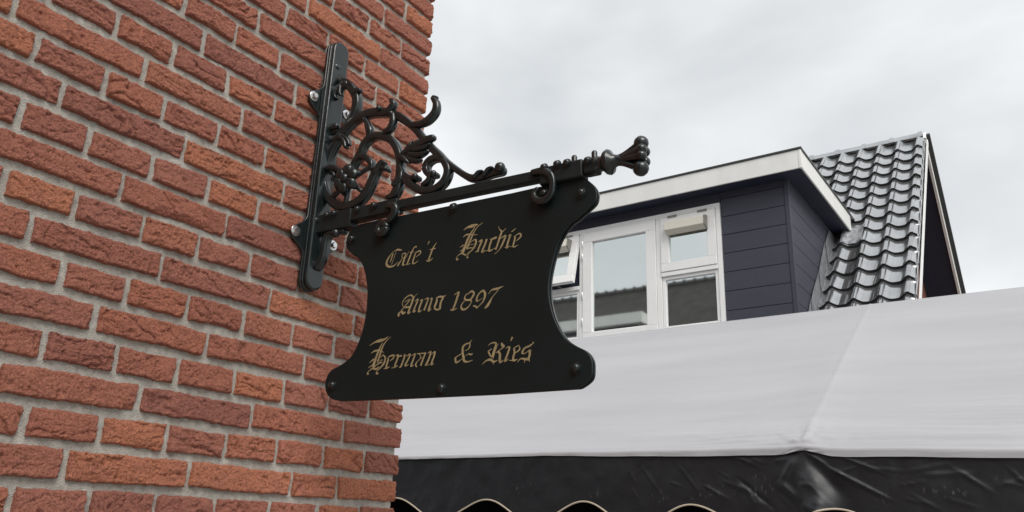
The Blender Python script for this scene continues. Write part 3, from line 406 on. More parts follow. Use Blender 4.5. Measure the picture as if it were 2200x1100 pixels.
field = MB(); sd_ = 0; nbrick = 0
for n in range(-26, 38):
    js = joints(n); zc = ROW0 + n*ROW
    for k in range(len(js)-1):
        y1, y0 = js[k], js[k+1]
        hj = .0065
        b1 = y1 - (hj if k else 0); b0 = y0 + hj
        if b0 < -2.0: continue
        L = b1-b0; yc = (b0+b1)/2
        if -3 <= n <= 23 and yc > 0.27:
            sd_ += 1; nbrick += 1
            Hh = .0462 + RNG.uniform(-.0022, .0022)
            me = brick_mesh(L, Hh, sd_, k == 0)
            o = link('brick', me, MAT['brick'], bld, sharp=180)
            o.location = Vector((0, yc, zc + RNG.uniform(-.0012, .0012) + ZC)) - BASE
            o.rotation_euler = (RNG.uniform(-.010, .010), 0, 0)
        else:
            w = .003; z0 = zc-.023; z1 = zc+.023
            xb = -.105 if k == 0 else -.02
            field.add([(xb, b0, z0), (xb, b1, z0), (xb, b1, z1), (xb, b0, z1),
                       (.001, b0+w, z0+w), (.001, b1-w, z0+w), (.001, b1-w, z1-w), (.001, b0+w, z1-w)],
                      [(4, 5, 6, 7), (0, 1, 5, 4), (1, 2, 6, 5), (2, 3, 7, 6), (3, 0, 4, 7)])
    # return face round the corner
    x = -.118 if n % 2 == 0 else -.118
    while x > -2.9:
        w_ = .239 if n % 2 else .114
        field.add([(x, 1.48, zc-.023), (x-w_, 1.48, zc-.023), (x-w_, 1.48, zc+.023), (x, 1.48, zc+.023),
                   (x-.003, 1.5, zc-.02), (x-w_+.003, 1.5, zc-.02), (x-w_+.003, 1.5, zc+.02), (x-.003, 1.5, zc+.02)],
                  [(4, 5, 6, 7), (0, 1, 5, 4), (1, 2, 6, 5), (2, 3, 7, 6), (3, 0, 4, 7)])
        x -= w_ + .013
field.build('brick_field', MAT['brick'], bld, kind='stuff', smooth=False)
# mortar bed
ys = np.concatenate([np.linspace(-2.0, .26, 24), np.arange(.265, 1.4905, .0034), [1.4915]])
zs = np.concatenate([np.linspace(-ZC, -.16, 16), np.arange(-.155, 1.56, .0034), np.linspace(1.57, 2.42, 12)])
Y, Z = np.meshgrid(ys, zs, indexing='ij')
X = -.0068 + .0016*fbm(Y*45, Z*45, 71, 3) + .0010*fbm(Y*180, Z*180, 72, 3, .6) + .0010*fbm(Y*6, Z*6, 73, 2)
V = np.stack([X, Y, Z], -1)
back = V[-1:, :, :].copy(); back[:, :, 0] = -2.95; back[:, :, 1] = 1.4915
mid = V[-1:, :, :].copy(); mid[:, :, 0] = -.03; mid[:, :, 1] = 1.4915
V = np.concatenate([V, mid, back], 0)
V[..., 2] += ZC; V -= np.array(BASE)
link('mortar_bed', grid_mesh('mortar_bed', V, V.shape[0], V.shape[1]), MAT['mortar'], bld, sharp=60)
cap = MB(); cap.box(-3.0, .03, -2.0, 1.53, 2.42, 2.50); cap.build('coping', MAT['mortar'], bld, bevel=.006)
core = MB(); core.box(-2.94, -.04, -2.0, 1.47, -ZC, 2.415); core.build('wall_core', MAT['mortar'], bld)
print('individual bricks', nbrick)

# ================================================================ wrought iron bracket
BRY = 1.143; AZ = rad(3.0); CA, SA = math.cos(AZ), math.sin(AZ)
def L3(s, n, z):
    """along the arm, away from the viewer across it, height from the eye"""
    return (s*CA - n*SA, BRY + s*SA + n*CA, z)
brk = thing('sign_bracket', (0, BRY, 0), 'black wrought iron scroll bracket with flower bolted to the brick wall', 'bracket')
AX = L3(1, 0, 0); AXV = (CA, SA, 0); NRM = (SA, -CA, 0)     # towards viewer: NRM
WP = lambda a, b, d: (d+.003, BRY+a, b)                           # wall plate outlines: (across, up, out)
# back flange with four lugs
def lug(sgn, zc):
    P = []
    for dz, w in ((.048, .026), (.040, .029), (.030, .036), (.020, .050), (.010, .061), (-.004, .0655), (-.016, .060), (-.024, .048), (-.034, .033), (-.042, .026)):
        P.append((sgn*w, zc+dz))
    return P
def plate_outline(hw, zb, zt, lugs=True):
    R_ = [(hw*math.cos(rad(a)), zt-hw+hw*math.sin(rad(a))) for a in range(0, 181, 20)]
    left = [q for zc in (.958, .615) for q in lug(-1, zc)] if lugs else []
    Bt = [(hw*math.cos(rad(a)), zb+hw+hw*math.sin(rad(a))) for a in range(180, 361, 20)]
    right = [q for zc in (.615, .958) for q in reversed(lug(1, zc))] if lugs else []
    return R_ + left + Bt + right
fl = MB(); fl.prism(plate_outline(.0265, .486, 1.132), WP, .004, .012)
plate = fl.build('wall_plate', MAT['iron'], brk, bevel=.0022, seg=3)
bd = MB(); bd.prism(plate_outline(.0250, .488, 1.130, False), WP, .012, .0185)
bd.build('raised_strip', MAT['iron'], plate, bevel=.0016, seg=2)
bd = MB(); bd.prism(plate_outline(.0215, .4915, 1.1265, False), WP, .0185, .0215)
bd.build('groove', MAT['iron'], plate)
bd = MB(); bd.prism(plate_outline(.0245, .4885, 1.1295, False), WP, .0215, .0320)
bd.build('raised_strip', MAT['iron'], plate, bevel=.0045, seg=3)
for sx, zc in ((-.053, .958), (.054, .959), (-.055, .615), (.057, .615)):
    b = MB(); b.lathe((.015, BRY+sx, zc), (1, 0, 0), [(0, .0125), (.0022, .0125), (.0027, .0118), (.0028, .0105)], 24)
    b.lathe((.0175, BRY+sx, zc), (1, 0, 0), [(0, .0078), (.0055, .0078), (.007, .0066)], 6)
    b.build('bolt', MAT['steel'], brk)
# arm
a = MB()
def abox(mb, s0, s1, n0, n1, z0, z1):
    P = [L3(s, n, z) for z in (z0, z1) for s, n in ((s0, n0), (s1, n0), (s1, n1), (s0, n1))]
    return mb.add(P, [(3, 2, 1, 0), (4, 5, 6, 7), (0, 1, 5, 4), (1, 2, 6, 5), (2, 3, 7, 6), (3, 0, 4, 7)])
P_ = [L3(s, n, z) for s, zz in ((.028, .0045), (.736, -.004)) for n, z in ((-.0105, .6365+zz), (.0105, .6365+zz), (.0105, .6575+zz), (-.0105, .6575+zz))]
a.add(P_, [(3, 2, 1, 0), (4, 5, 6, 7), (0, 1, 5, 4), (1, 2, 6, 5), (2, 3, 7, 6), (3, 0, 4, 7)])
arm = a.build('arm', MAT['iron_flat'], brk, bevel=.0018)
a = MB(); abox(a, .024, .134, -.0142, .0142, .6205, .6635); a.build('side_plate', MAT['iron_flat'], arm, bevel=.0015)
a = MB(); abox(a, .1345, .264, -.0136, .0136, .6335, .6628); a.build('side_plate', MAT['iron_flat'], arm, bevel=.0015)
a = MB(); abox(a, .617, .708, -.0148, .0148, .6200, .6560); a.build('clamp_block', MAT['iron_flat'], arm, bevel=.003)
a = MB(); abox(a, .7085, .7375, -.0122, .0122, .6250, .6545); a.build('clamp_block', MAT['iron_flat'], arm, bevel=.004, seg=3)
CAPP = [(0, .0090), (.0016, .0090), (.0020, .0070), (.0055, .0068), (.0080, .0050), (.0092, .0024), (.0094, 0)]
def rivet(mb, s, n, z, k=1.0, axis=NRM): mb.lathe(L3(s, n, z), axis, [(d*k, r*k) for d, r in CAPP], 12)
for s, z in ((.0310, .651), (.0632, .6580), (.0846, .6585), (.1548, .6555), (.2019, .6555)):
    r = MB(); rivet(r, s, -.0140, z, 1.0); r.build('rivet', MAT['iron'], arm)
for s, z in ((.6282, .6532), (.6565, .6538), (.6774, .6521), (.7191, .6485)):
    r = MB(); rivet(r, s, -.0148 if s < .7 else -.0120, z, 1.0); r.build('rivet', MAT['iron'], arm)
for s in (.6846, .7266):
    r = MB(); r.tube([L3(s, 0, .6275), L3(s, 0, .6685)], [.0058, .0058], 12); r.build('through_bolt', MAT['iron'], arm)
f = MB(); f.lathe(L3(.730, 0, .6430), AXV, [(0, .015), (.008, .0155), (.012, .0135), (.016, .0165), (.021, .0225), (.027, .0245), (.031, .0225), (.036, .013), (.046, .0098), (.050, .0092)], 20)
fin = f.build('finial', MAT['iron'], brk, sharp=70)
for s, z, r, n0 in ((.8200, .6668, .0138, 0), (.8225, .6520, .0104, -.006), (.8225, .6385, .0100, -.007), (.8185, .6170, .0148, 0), (.8225, .6530, .0100, .010), (.8225, .6330, .0100, .010)):
    q = MB(); pth = smooth_path([(.768, 0, .6430+(z-.642)*.15, .0060), (.785, n0*.35, .6425+(z-.642)*.32, .0058), (.802, n0*.7, .642+(z-.642)*.66, .0062), (s-.002, n0, z, .0075)], 4)
    q.tube([L3(a_[0], a_[1], a_[2]) for a_ in pth], [a_[3] for a_ in pth], 10, axis=NRM)
    q.ball(L3(s, n0, z), r, AXV, 14); q.build('petal', MAT['iron'], fin, sharp=180)
# scrolls
def strokes(name, lst, parent, n0=0.0, k=5, nn=12, flat=1.0, depth=None, e=1.0, g=1.0):
    m = MB()
    for i, S in enumerate(lst):
        if len(S) == 1:
            m.ball(L3(S[0][0], n0-.004, S[0][1]), S[0][2], NRM, 14)
        else:
            P = smooth_path(S, k)
            m.tube([L3(q[0], n0, q[1]) for q in P], [max(q[2]*g, .0015) for q in P], nn, flat=flat, axis=NRM, depth=depth, e=e)
    return m.build(name, MAT['iron'], parent, sharp=180)
for S in ORN['scroll_main']: strokes('scroll', [S], brk, .002, 6, 16, depth=.0115, e=.55, g=.95)
for i, S in enumerate(ORN['scroll_inner']): strokes('scroll', [S], brk, .002-.001*(i % 2), 6, 16, depth=.0112, e=.55, g=.90)
for S in ORN['scroll_top']: strokes('scroll', [S], brk, .003, 6, 16, depth=.0120, e=.55)
for i, S in enumerate(ORN['leaf']): strokes('leaf', [S], brk, -.003-.0016*(i % 3), 5, 12, depth=.0095, e=.75, g=.92)
for S in ORN['curl']: strokes('scroll', [S], brk, .001, 6, 14, depth=.0115, e=.6)
for S in ORN['knob']: strokes('knob', [S], brk, -.006)
fw_ = strokes('flower', [[(.1124, .7373, .0120)]], brk, -.017)
for k in range(6):
    t = rad(20+60*k); C_, S_ = math.cos(t), math.sin(t)
    m = MB(); pth = smooth_path([(.008, -.014, .006), (.017, -.021, .0115), (.026, -.019, .0135), (.033, -.013, .0085)], 4)
    m.tube([L3(.1124+q[0]*C_, q[1], .7373+q[0]*S_) for q in pth], [q[2] for q in pth], 14, flat=.6, axis=NRM)
    m.build('petal', MAT['iron'], fw_, sharp=180)
for S in ORN['flower_spoke']: strokes('spoke', [S], fw_, -.004, 5, 10)
# fixing studs between plate and scrolls
for s0, z0, s1, z1, r in ((.018, .8770, .046, .884, .0085), (.020, 1.0640, .030, 1.060, .008), (.018, .978, .034, .985, .008)):
    m = MB(); m.tube([L3(s0, 0, z0), L3(s1, 0, z1)], [r, r*.9], 12); m.build('stud', MAT['iron'], brk, sharp=60)
# hangers that clasp the board
for pts in ([(.243, .648, .008), (.261, .643, .011), (.265, .629, .0105), (.254, .616, .009), (.241, .609, .006)],
            [(.603, .649, .007), (.624, .647, .009), (.641, .637, .0095), (.6475, .618, .008), (.6445, .596, .0085), (.629, .5850, .0090), (.6125, .590, .0085), (.6065, .603, .007), (.613, .6125, .005)]):
    P = smooth_path(pts, 5); m = MB()
    m.tube([L3(q[0], -.015, q[1]) for q in P], [q[2]*.84 for q in P], 14, flat=.9, axis=NRM, e=.75)
    h = m.build('hanger', MAT['iron'], brk, sharp=180)
    if pts[0][0] < .5:
        m = MB(); P = [(.231+.0115*math.cos(t), -.013, .598+.0120*math.sin(t)) for t in np.linspace(0, 2*math.pi, 25)]
        m.tube([L3(*q) for q in P], [.0080]*25, 10, cap=False, axis=NRM); m.build('ring', MAT['iron'], h, sharp=180)
    m = MB(); rivet(m, pts[-1][0]+(.014 if pts[0][0] > .5 else -.005), -.010, .602 if pts[0][0] > .5 else .597, 1.0); m.build('rivet', MAT['iron'], h)

# ================================================================ hanging sign board
sgn = thing('hanging_sign', L3(.42, 0, -ZC)[:2] + (ZC+.23,), 'black sign board with concave sides and gold gothic lettering under the bracket', 'sign')
def closed_smooth(P, k=4):
    out = []; n = len(P); P = [np.array(q) for q in P]
    for i in range(n):
        p0, p1, p2, p3 = P[i-1], P[i], P[(i+1) % n], P[(i+2) % n]
        if np.hypot(*(p2-p1)) > .06:
            out.append(tuple(p1)); continue
        # chord-limited tangents keep the long straight edges straight
        c = np.hypot(*(p2-p1)); t1 = (p2-p0)/max(np.hypot(*(p2-p0)), 1e-6)*c; t2 = (p3-p1)/max(np.hypot(*(p3-p1)), 1e-6)*c
        for j in range(k):
            t = j/k; out.append(tuple((2*t**3-3*t*t+1)*p1+(t**3-2*t*t+t)*t1+(-2*t**3+3*t*t)*p2+(t**3-t*t)*t2))
    return out
SO = closed_smooth(SIGN)
def inset(P, d):
    out = []; n = len(P)
    for i in range(n):
        a, b = np.array(P[i-1]), np.array(P[(i+1) % n]); t = b-a; t = t/np.hypot(*t); out.append((P[i][0]+t[1]*d, P[i][1]-t[0]*d))
    return out
area = sum(SO[i-1][0]*SO[i][1]-SO[i][0]*SO[i-1][1] for i in range(len(SO)))
ins = inset(SO, .0028 if area < 0 else -.0028)
SF = lambda a_, b_, d: L3(a_, d, b_)
m = MB(); m.prism(SO, SF, -.003, .0015); pan = m.build('panel', MAT['signface'], sgn, bevel=.0009)
m = MB(); m.prism(ins, SF, .0016, .0078); m.build('core', MAT['iron'], sgn)
m = MB(); m.prism(SO, SF, .0079, .0125); m.build('back_panel', MAT['iron'], sgn, bevel=.0009)
for s, z in SBOLT:
    r = MB(); rivet(r, s, -.0030, z, 1.12); r.build('bolt', MAT['iron'], sgn)
def lettering(S, label):
    m = MB()
    for i, st in enumerate(S):
        P = smooth_path(st, 4); n = -.0034 - i*.00003; V_ = []; k = len(P)
        for j in range(k):
            a_ = P[max(j-1, 0)]; b_ = P[min(j+1, k-1)]; t = (b_-a_)[:2]; t = t/max(np.hypot(*t), 1e-9)
            w = max(P[j][2], .0007)*.5
            V_ += [L3(P[j][0]-t[1]*w, n, P[j][1]+t[0]*w), L3(P[j][0]+t[1]*w, n, P[j][1]-t[0]*w)]
        m.add(V_, [(2*j, 2*j+1, 2*j+3, 2*j+2) for j in range(k-1)])
    m.build('lettering', MAT['gold'], pan, smooth=False, label=label)
for k, lb in (('cafe', 'first gold gothic word of the top line'), ('huch', 'long gold gothic word at the right of the top line'),
              ('anno', 'gold gothic word starting the middle line'), ('year', 'gold date ending the middle line'),
              ('herm', 'long gold gothic word starting the bottom line'), ('amp', 'gold ampersand in the bottom line'), ('ries', 'short gold gothic word ending the bottom line')):
    lettering(WORDS[k], lb)

# ================================================================ party tent
tent = thing('party_tent', (0, 5.0, 0), 'grey-white canvas tent roof with black scalloped valance in front of the house', 'tent')
EX = [-15, -3.16, -1.83, -.64, -.1, .04, .19, .66, 1.15, 2.6, 4.0]
EZ = [.537, .537, .542, .531, .532, .535, .520, .507, .492, .47, .46]
HB = [.008, .008, .012, .028, .034, .020, .035, .033, .030, .03, .03]
RY, RZ, EY = 6.6, 1.780, 5.0
xs = np.concatenate([np.arange(-15, -3.4, .12), np.arange(-3.4, 1.5, .016), np.arange(1.5, 4.01, .08)])
vs_ = np.concatenate([np.linspace(0, .6, 26), np.linspace(.61, 1.0, 64)])
Xg, Vg = np.meshgrid(xs, vs_, indexing='ij')
ez = np.interp(Xg, EX, EZ)
ez = ez + .004*fbm(Xg*3, Xg*0, 5, 3)
Yg = RY + (EY-RY)*Vg; Zg = RZ + (ez-RZ)*Vg
nrm = np.array([0, -.62, .785])
xc = .03 + .17*(1-Vg)                                    # seam running up from the knot
dn = -.020*np.sin(np.pi*Vg)*(1+.5*fbm(Xg*.7, Vg*2, 9, 2))
sd1 = (Xg-xc)
dn += .042*np.exp(-np.abs(sd1)/.42)*np.sin(np.pi*np.clip(Vg*.98+.01, 0, 1))**.7
dn += .0035*np.exp(-(sd1/.012)**4)
near = np.clip((Vg-.66)/.34, 0, 1)**1.4
rx = fbm(Xg*1.3+3, Vg*34, 61, 3); rr_ = fbm(Xg*.8, Vg*70+Xg*1.2, 62, 2)
amp = np.clip((Xg-.2)/.8, 0, 1) + .55*np.clip((-Xg-.05)/.3, 0, 1)*np.clip((Xg+1.4)/.5, 0, 1) + .28
dn += near*amp*(.0100*rx + .0085*rr_)
# puckers fanning out of the knot
kx, kv = .02, 1.0
R_ = np.hypot(Xg-kx, (kv-Vg)*2.05); T_ = np.arctan2((kv-Vg)*2.05, Xg-kx)
dn += np.exp(-R_/.16)*(.008*np.cos(T_*7+1.0+3*fbm(Xg*9, Vg*18, 79, 2))*np.clip(R_/.05, 0, 1) + .008*fbm(Xg*30, Vg*60, 77, 2)) + .012*np.exp(-(R_/.07)**2)
left_line = np.abs((kv-Vg)*2.05 - .16*(kx-Xg) - .10*np.clip(kx-Xg, 0, 1)**2)
dn += np.where(Xg < kx, .007*np.exp(-(left_line/.016)**2)*np.exp(-(kx-Xg)/.45), 0)
dn *= np.clip((1-Vg)/.012, 0, 1)*.8+.2
Xc = Xg; Yc = Yg + nrm[1]*dn; Zc = Zg + nrm[2]*dn
# rounded lip and the hem that hangs down over the valance
hb = np.interp(xs, EX, HB); rows = []
for dy, dz in ((-.010, -.004), (-.017, -.012), (-.019, -.022)):
    rows.append(np.stack([xs, Yc[:, -1]+dy, Zc[:, -1]+dz], -1))
rip = .004*fbm(xs*7, xs*0+2, 91, 3)
knot = np.exp(-((xs-.02)/.10)**2)
for q in (.3, .6, .85, 1.0):
    rows.append(np.stack([xs, np.full_like(xs, EY)-.019+rip*q+.010*knot*np.sin(q*7+xs*60)*q, Zc[:, -1]-.022-hb*q*(1-.25*knot)], -1))
lip = np.stack(rows, 1)
back = np.stack([np.stack([xs, np.full_like(xs, RY+(7.7-RY)*t), np.full_like(xs, RZ-.95*t)], -1) for t in (1.0, .66, .33, .08)], 1)
V = np.concatenate([back, np.stack([Xc, Yc, Zc], -1), lip], 1)
V[..., 2] += ZC; V -= np.array([0, 5.0, 0])
link('roof_canvas', grid_mesh('roof_canvas', V, V.shape[0], V.shape[1]), MAT['tent'], tent, sharp=180)
# valance with scalloped lower edge
PK = [-15.8, -14.9, -14.1, -13.2, -12.4, -11.5, -10.7, -9.9, -9.1, -8.2, -7.4, -6.5, -5.7, -4.9, -4.06, -3.22, -2.30, -1.475, -.696, .191, 1.05, 1.92, 2.8, 3.7, 4.6]
def zb(x):
    ph = np.interp(x, PK, np.arange(len(PK)))
    pk = np.interp(x, [-3.2, -1.4, .2, 1.2], [.205, .196, .172, .150])
    return pk - .155*(1-np.cos(2*np.pi*ph))/2
xv = np.concatenate([np.arange(-15, -3.4, .06), np.arange(-3.4, 1.6, .011), np.arange(1.6, 4.01, .06)])
t = np.linspace(0, 1, 46)
Xv, Tv = np.meshgrid(xv, t, indexing='ij')
zt = np.interp(Xv, xs, Zc[:, -1]) - .010 - .2*np.interp(Xv, EX, HB)
Zv = zt + (zb(Xv)-zt)*Tv
D = .008*fbm(Xv*2.2, Zv*3, 101, 3) + .004*fbm(Xv*9, Zv*6, 102, 3)
def fold(x0, z0, x1, z1, amp, w):
    dx, dz = x1-x0, z1-z0; L = math.hypot(dx, dz); u = ((Xv-x0)*dx+(Zv-z0)*dz)/L; v = ((Zv-z0)*dx-(Xv-x0)*dz)/L
    return amp*np.exp(-(v/w)**2)*np.clip(u/(.25*L), 0, 1)*np.clip((L-u)/(.35*L), 0, 1)
for F in ((.03, .50, .17, .405, .012, .007), (.12, .425, .50, .215, .018, .0075), (.16, .50, .50, .350, .011, .007), (.36, .40, .58, .375, .006, .006),
          (.02, .49, .26, .20, -.016, .035), (-.44, .50, -.22, .40, .009, .007), (-.40, .36, -.15, .15, -.012, .010), (-.40, .29, -.25, .28, .006, .005),
          (-.30, .20, -.18, .19, .006, .005), (-.02, .47, -.12, .31, .014, .020), (-.14, .33, .0, .20, .016, .022), (.0, .20, .16, .10, .014, .02),
          (-.34, .30, -.27, .16, .006, .006), (-.30, .46, -.20, .43, .007, .006), (.55, .37, .85, .43, .005, .008), (-.16, .44, -.05, .46, .006, .006)):
    D += fold(*F)
rf = random.Random(12)
for _ in range(26):
    x0 = rf.uniform(-1.2, 1.3); z0 = rf.uniform(.22, .46); an = rf.gauss(-.5 if x0 > 0 else -.75, .35); Lf = rf.uniform(.08, .30)
    D += fold(x0, z0, x0+Lf*math.cos(an), z0+Lf*math.sin(an), rf.uniform(.003, .008), rf.uniform(.004, .012))
# soft pouch under the knot: leans back so that it catches the sky
px = Xv-(.02+.22*(.50-Zv)); D += .060*np.exp(-(px/.080)**2)*np.clip((.50-Zv)/.30, 0, 1)**1.1
D += .004*np.exp(-(px/.06)**2)*np.sin(Zv*40+1.0)*np.clip((.48-Zv)/.1, 0, 1)
Yv = EY - .004 - D*np.clip(Tv*9, 0, 1)
V = np.stack([Xv, Yv, Zv+ZC], -1); V -= np.array([0, 5.0, 0])
val = link('valance', grid_mesh('valance', V, V.shape[0], V.shape[1]), MAT['valance'], tent, sharp=180)
m = MB(); sel = range(0, len(xv), 2)
m.tube([(xv[i], Yv[i, -1], Zv[i, -1]) for i in sel], [.0062]*len(sel), 8); m.build('piping', MAT['piping'], val, sharp=180)
for x, y in ((.02, 5.07), (3.6, 5.07), (-3.6, 5.07), (.02, 7.5), (3.6, 7.5), (-3.6, 7.5)):
    m = MB(); m.tube([(x, y, -ZC), (x, y, .46 if y < 6 else .8)], [.022, .022], 12); m.build('pole', MAT['pole'], tent)
m = MB(); m.box(-14.9, 3.9, 7.60, 7.62, -ZC, .84); m.build('added_dark_back', MAT['black'], tent)  # added black sheet so the inside stays dark behind the scallops
for x in (-14.95, 3.95):
    m = MB(); m.add([(x, 5.05, -ZC), (x, 7.6, -ZC), (x, 7.6, .82), (x, 6.6, 1.70), (x, 5.05, .44)], [(0, 1, 2, 3, 4)]); m.build('added_dark_side', MAT['black'], tent)  # added black ends that keep light out of the tent

# ================================================================ house with dormer behind the tent
hs = thing('dormer_house', (-2.2, 8.2, 0), 'house with glazed black pantile roof and flat-roofed navy dormer', 'house')
WY = 8.0; SX = -.735                        # dormer front wall, dormer side wall
SL, SB = 1.049, -6.796                      # roof plane z = SL*y + SB
RYH, RZH = 11.85, 5.63
# masonry body
m = MB(); m.box(-9.0, -.205, 8.32, 15.4, -ZC, 1.85); m.build('wall', MAT['wallbrick'], hs)
m = MB(); m.prism([(8.32, 1.86), (15.4, 1.86), (RYH, RZH-.18)], lambda y, z, d: (d, y, z), -.215, -.205); m.build('gable_wall', MAT['wallbrick'], hs)
# roof slabs, front and rear
def slab(name, y0, z0, y1, z1, x0, x1, th, mat):
    L = math.hypot(y1-y0, z1-z0); ny, nz_ = -(z1-z0)/L, (y1-y0)/L
    if nz_ < 0: ny, nz_ = -ny, -nz_
    m = MB(); m.prism([(y0, z0), (y1, z1), (y1-ny*th, z1-nz_*th), (y0-ny*th, z0-nz_*th)], lambda y, z, d: (d, y, z), x0, x1)
    return m.build(name, mat, hs)
off = .055
front = slab('roof', 8.05, SL*8.05+SB-off, RYH, RZH-off, -9.0, .235, .10, MAT['underroof'])
rear = slab('rear_roof', RYH+.002, RZH-off, 15.65, RZH-off-SL*(15.65-RYH), -9.0, .235, .10, MAT['underroof'])
slab('soffit', RYH+.12, RZH-off-.145-SL*.12, 15.5, RZH-off-.145-SL*(15.5-RYH), -.205, .225, .012, MAT['soffit'])
slab('soffit', 8.3, SL*8.3+SB-off-.145, RYH-.12, RZH-off-.145-SL*.12, -.205, .225, .012, MAT['soffit'])
slab('bargeboard', RYH+.01, RZH-.055-SL*.01, 15.66, RZH-.055-SL*(15.66-RYH), .228, .262, .155, MAT['fascia'])
slab('verge_trim', 8.05, SL*8.05+SB-.088, RYH, RZH-.088, .268, .284, .055, MAT['white'])
m = slab('rear_verge_tile', RYH+.01, RZH+.01, 15.7, RZH+.01-SL*(15.7-RYH), .18, .320, .055, MAT['edge'])
# pantiles
TW, TG = .261, .2275
def prof(u):
    u = np.asarray(u, float); c = .5+.5*np.cos(2*np.pi*u)
    return .058*c**1.9
tl = math.hypot(1, SL); dY, dZ = 1/tl, SL/tl; nY, nZ = -SL/tl, 1/tl
def tile_mesh(us, length=.40, lift=.038, th=.034):
    """origin: crest at the lower edge, x across, slope direction up the roof"""
    m = MB(); h = prof(us)
    lap = np.where(us < .07, .006, 0.0)
    rowsv = []
    for dist, up_ in ((0, lift), (length, 0)):
        rowsv.append([(u*TW, dist*dY+(hh+up_+lp-.058)*nY, dist*dZ+(hh+up_+lp-.058)*nZ) for u, hh, lp in zip(us, h, lap)])
    low = [(u*TW, (hh+lift+lp-th-.058)*nY, (hh+lift+lp-th-.058)*nZ) for u, hh, lp in zip(us, h, lap)]
    n = len(us); V_ = rowsv[0]+rowsv[1]+low
    F_ = [(i, i+1, n+i+1, n+i) for i in range(n-1)] + [(2*n+i, 2*n+i+1, i+1, i) for i in range(n-1)]
    # turned-down side edges
    for e in (0, n-1):
        a, b = V_[e], V_[n+e]; k = len(V_)
        V_ += [(a[0], a[1]-.018*nY, a[2]-.018*nZ), (b[0], b[1]-.018*nY, b[2]-.018*nZ)]
        F_.append((e, n+e, k+1, k))
    m.add(V_, F_); me = bpy.data.meshes.new('roof_tile'); me.from_pydata(m.v, [], m.f); me.update()
    me.materials.append(MAT['tile']); me.materials.append(MAT['tile_edge'])
    for i, pl in enumerate(me.polygons): pl.material_index = 0 if i < n-1 else 1
    return me
tm = tile_mesh(np.array([-.10, -.04, 0.0, .068, .072, .14, .22, .31, .42, .54, .66, .76, .86, .93, .97]))
vm = tile_mesh(np.array([-.10, -.04, 0.0, .068, .072, .12, .18, .25, .30]))
rt_ = random.Random(3); HB_ = Vector((-2.2, 8.2, 0)); first = {}
def put(me, key, name, x, k):
    yl = 9.870-.2275*k; zl = SL*yl+SB+.045
    if yl > 11.60: return
    if key not in first:
        o = link(name, me, MAT['tile'], hs, sharp=50); first[key] = o
    else:
        o = first[key].copy(); COL.objects.link(o); o.parent = hs
    o.location = Vector((x+rt_.uniform(-.002, .002), yl+rt_.uniform(-.003, .003), zl+ZC+rt_.uniform(-.002, .002))) - HB_
    o.rotation_euler = (rt_.uniform(-.006, .006), rt_.uniform(-.004, .004), rt_.uniform(-.006, .006))
for k in range(-8, 8):
    yl = 9.870-.2275*k
    put(vm, 'v', 'verge_tile', .185, k)
    for c in range(1, 9):
        x = .185-TW*c
        if x < -.86 and yl < 10.05: continue
        if x < -1.75 and yl < 11.0: continue
        put(tm, 't', 'roof_tile', x, k)
# side flaps of the verge tiles
fl_ = None
for k in range(-8, 8):
    yl = 9.870-.2275*k; zl = SL*yl+SB+.03
    if yl > 11.6: continue
    if fl_ is None:
        mm_ = MB(); mm_.add([(0, 0, .02), (0, .2300, .2300*SL+.0), (0, .2300, .2300*SL-.085), (0, 0, -.075), (-.02, 0, .02), (-.02, 0, -.075)], [(0, 3, 2, 1), (4, 5, 3, 0)])
        me = bpy.data.meshes.new('verge_flap'); me.from_pydata(mm_.v, [], mm_.f); fl_ = link('verge_flap', me, MAT['tile'], hs, smooth=False); o = fl_
    else: o = fl_.copy(); COL.objects.link(o); o.parent = hs
    o.location = Vector((.2605, yl, zl+ZC)) - HB_; o.rotation_euler = (0, 0, 0)
# ridge tiles
rm = MB(); N_ = 11
def rid(x0, x1, r, mb):
    P = []
    for x in (x0, x1):
        for a in np.linspace(-20, 200, N_): P.append((x, r*math.cos(rad(a)), r*math.sin(rad(a))*.9))
    mb.add(P, [(i, i+1, N_+i+1, N_+i) for i in range(N_-1)] + [tuple(range(N_-1, -1, -1)), tuple(range(N_, 2*N_))])
rid(-.385, 0, .072, rm); rid(-.045, .015, .092, rm)
me = bpy.data.meshes.new('ridge_tile'); me.from_pydata(rm.v, [], rm.f); ridge0 = None
for k in range(9):
    if ridge0 is None: ridge0 = link('ridge_tile', me, MAT['tile'], hs, sharp=40); o = ridge0
    else: o = ridge0.copy(); COL.objects.link(o); o.parent = hs
    o.location = Vector((.215-.3825*k, RYH, RZH-.028+ZC)) - HB_
m = MB(); m.prism([(RYH-.10, RZH-.10), (RYH, RZH+.03), (RYH+.10, RZH-.10)], lambda y, z, d: (d, y, z), .232, .272); m.build('ridge_end', MAT['white'], hs, bevel=.006)
# dormer body
m = MB(); m.box(-4.55, SX-.012, WY+.022, 10.6, 1.5, 3.636); dw = m.build('dormer_wall', MAT['soffit'], hs)
ZB = 2.2695; BP = .2143
for k in range(-3, 7):
    z0, z1 = ZB+BP*k+.0025, ZB+BP*(k+1)-.0025
    z1 = min(z1, 3.634)
    if z1-z0 < .02: continue
    m = MB(); m.box(-1.470, -.772, WY, WY+.020, z0, z1); m.build('plank', MAT['board'], dw, bevel=.003)
    m = MB(); m.box(-4.54, -3.965, WY, WY+.020, z0, z1); m.build('plank', MAT['board'], dw, bevel=.003)
    ye = min((z1+.1-SB)/SL, 10.5)
    m = MB(); m.box(SX-.010, SX+.010, WY+.045, ye, z0, z1); m.build('plank', MAT['board'], dw, bevel=.003)
m = MB(); m.box(-3.96, -1.474, WY, WY+.020, 3.515, 3.634); m.build('plank', MAT['board'], dw, bevel=.003)
m = MB(); m.box(-3.96, -1.474, WY, WY+.020, 1.55, 2.05); m.build('plank', MAT['board'], dw, bevel=.003)
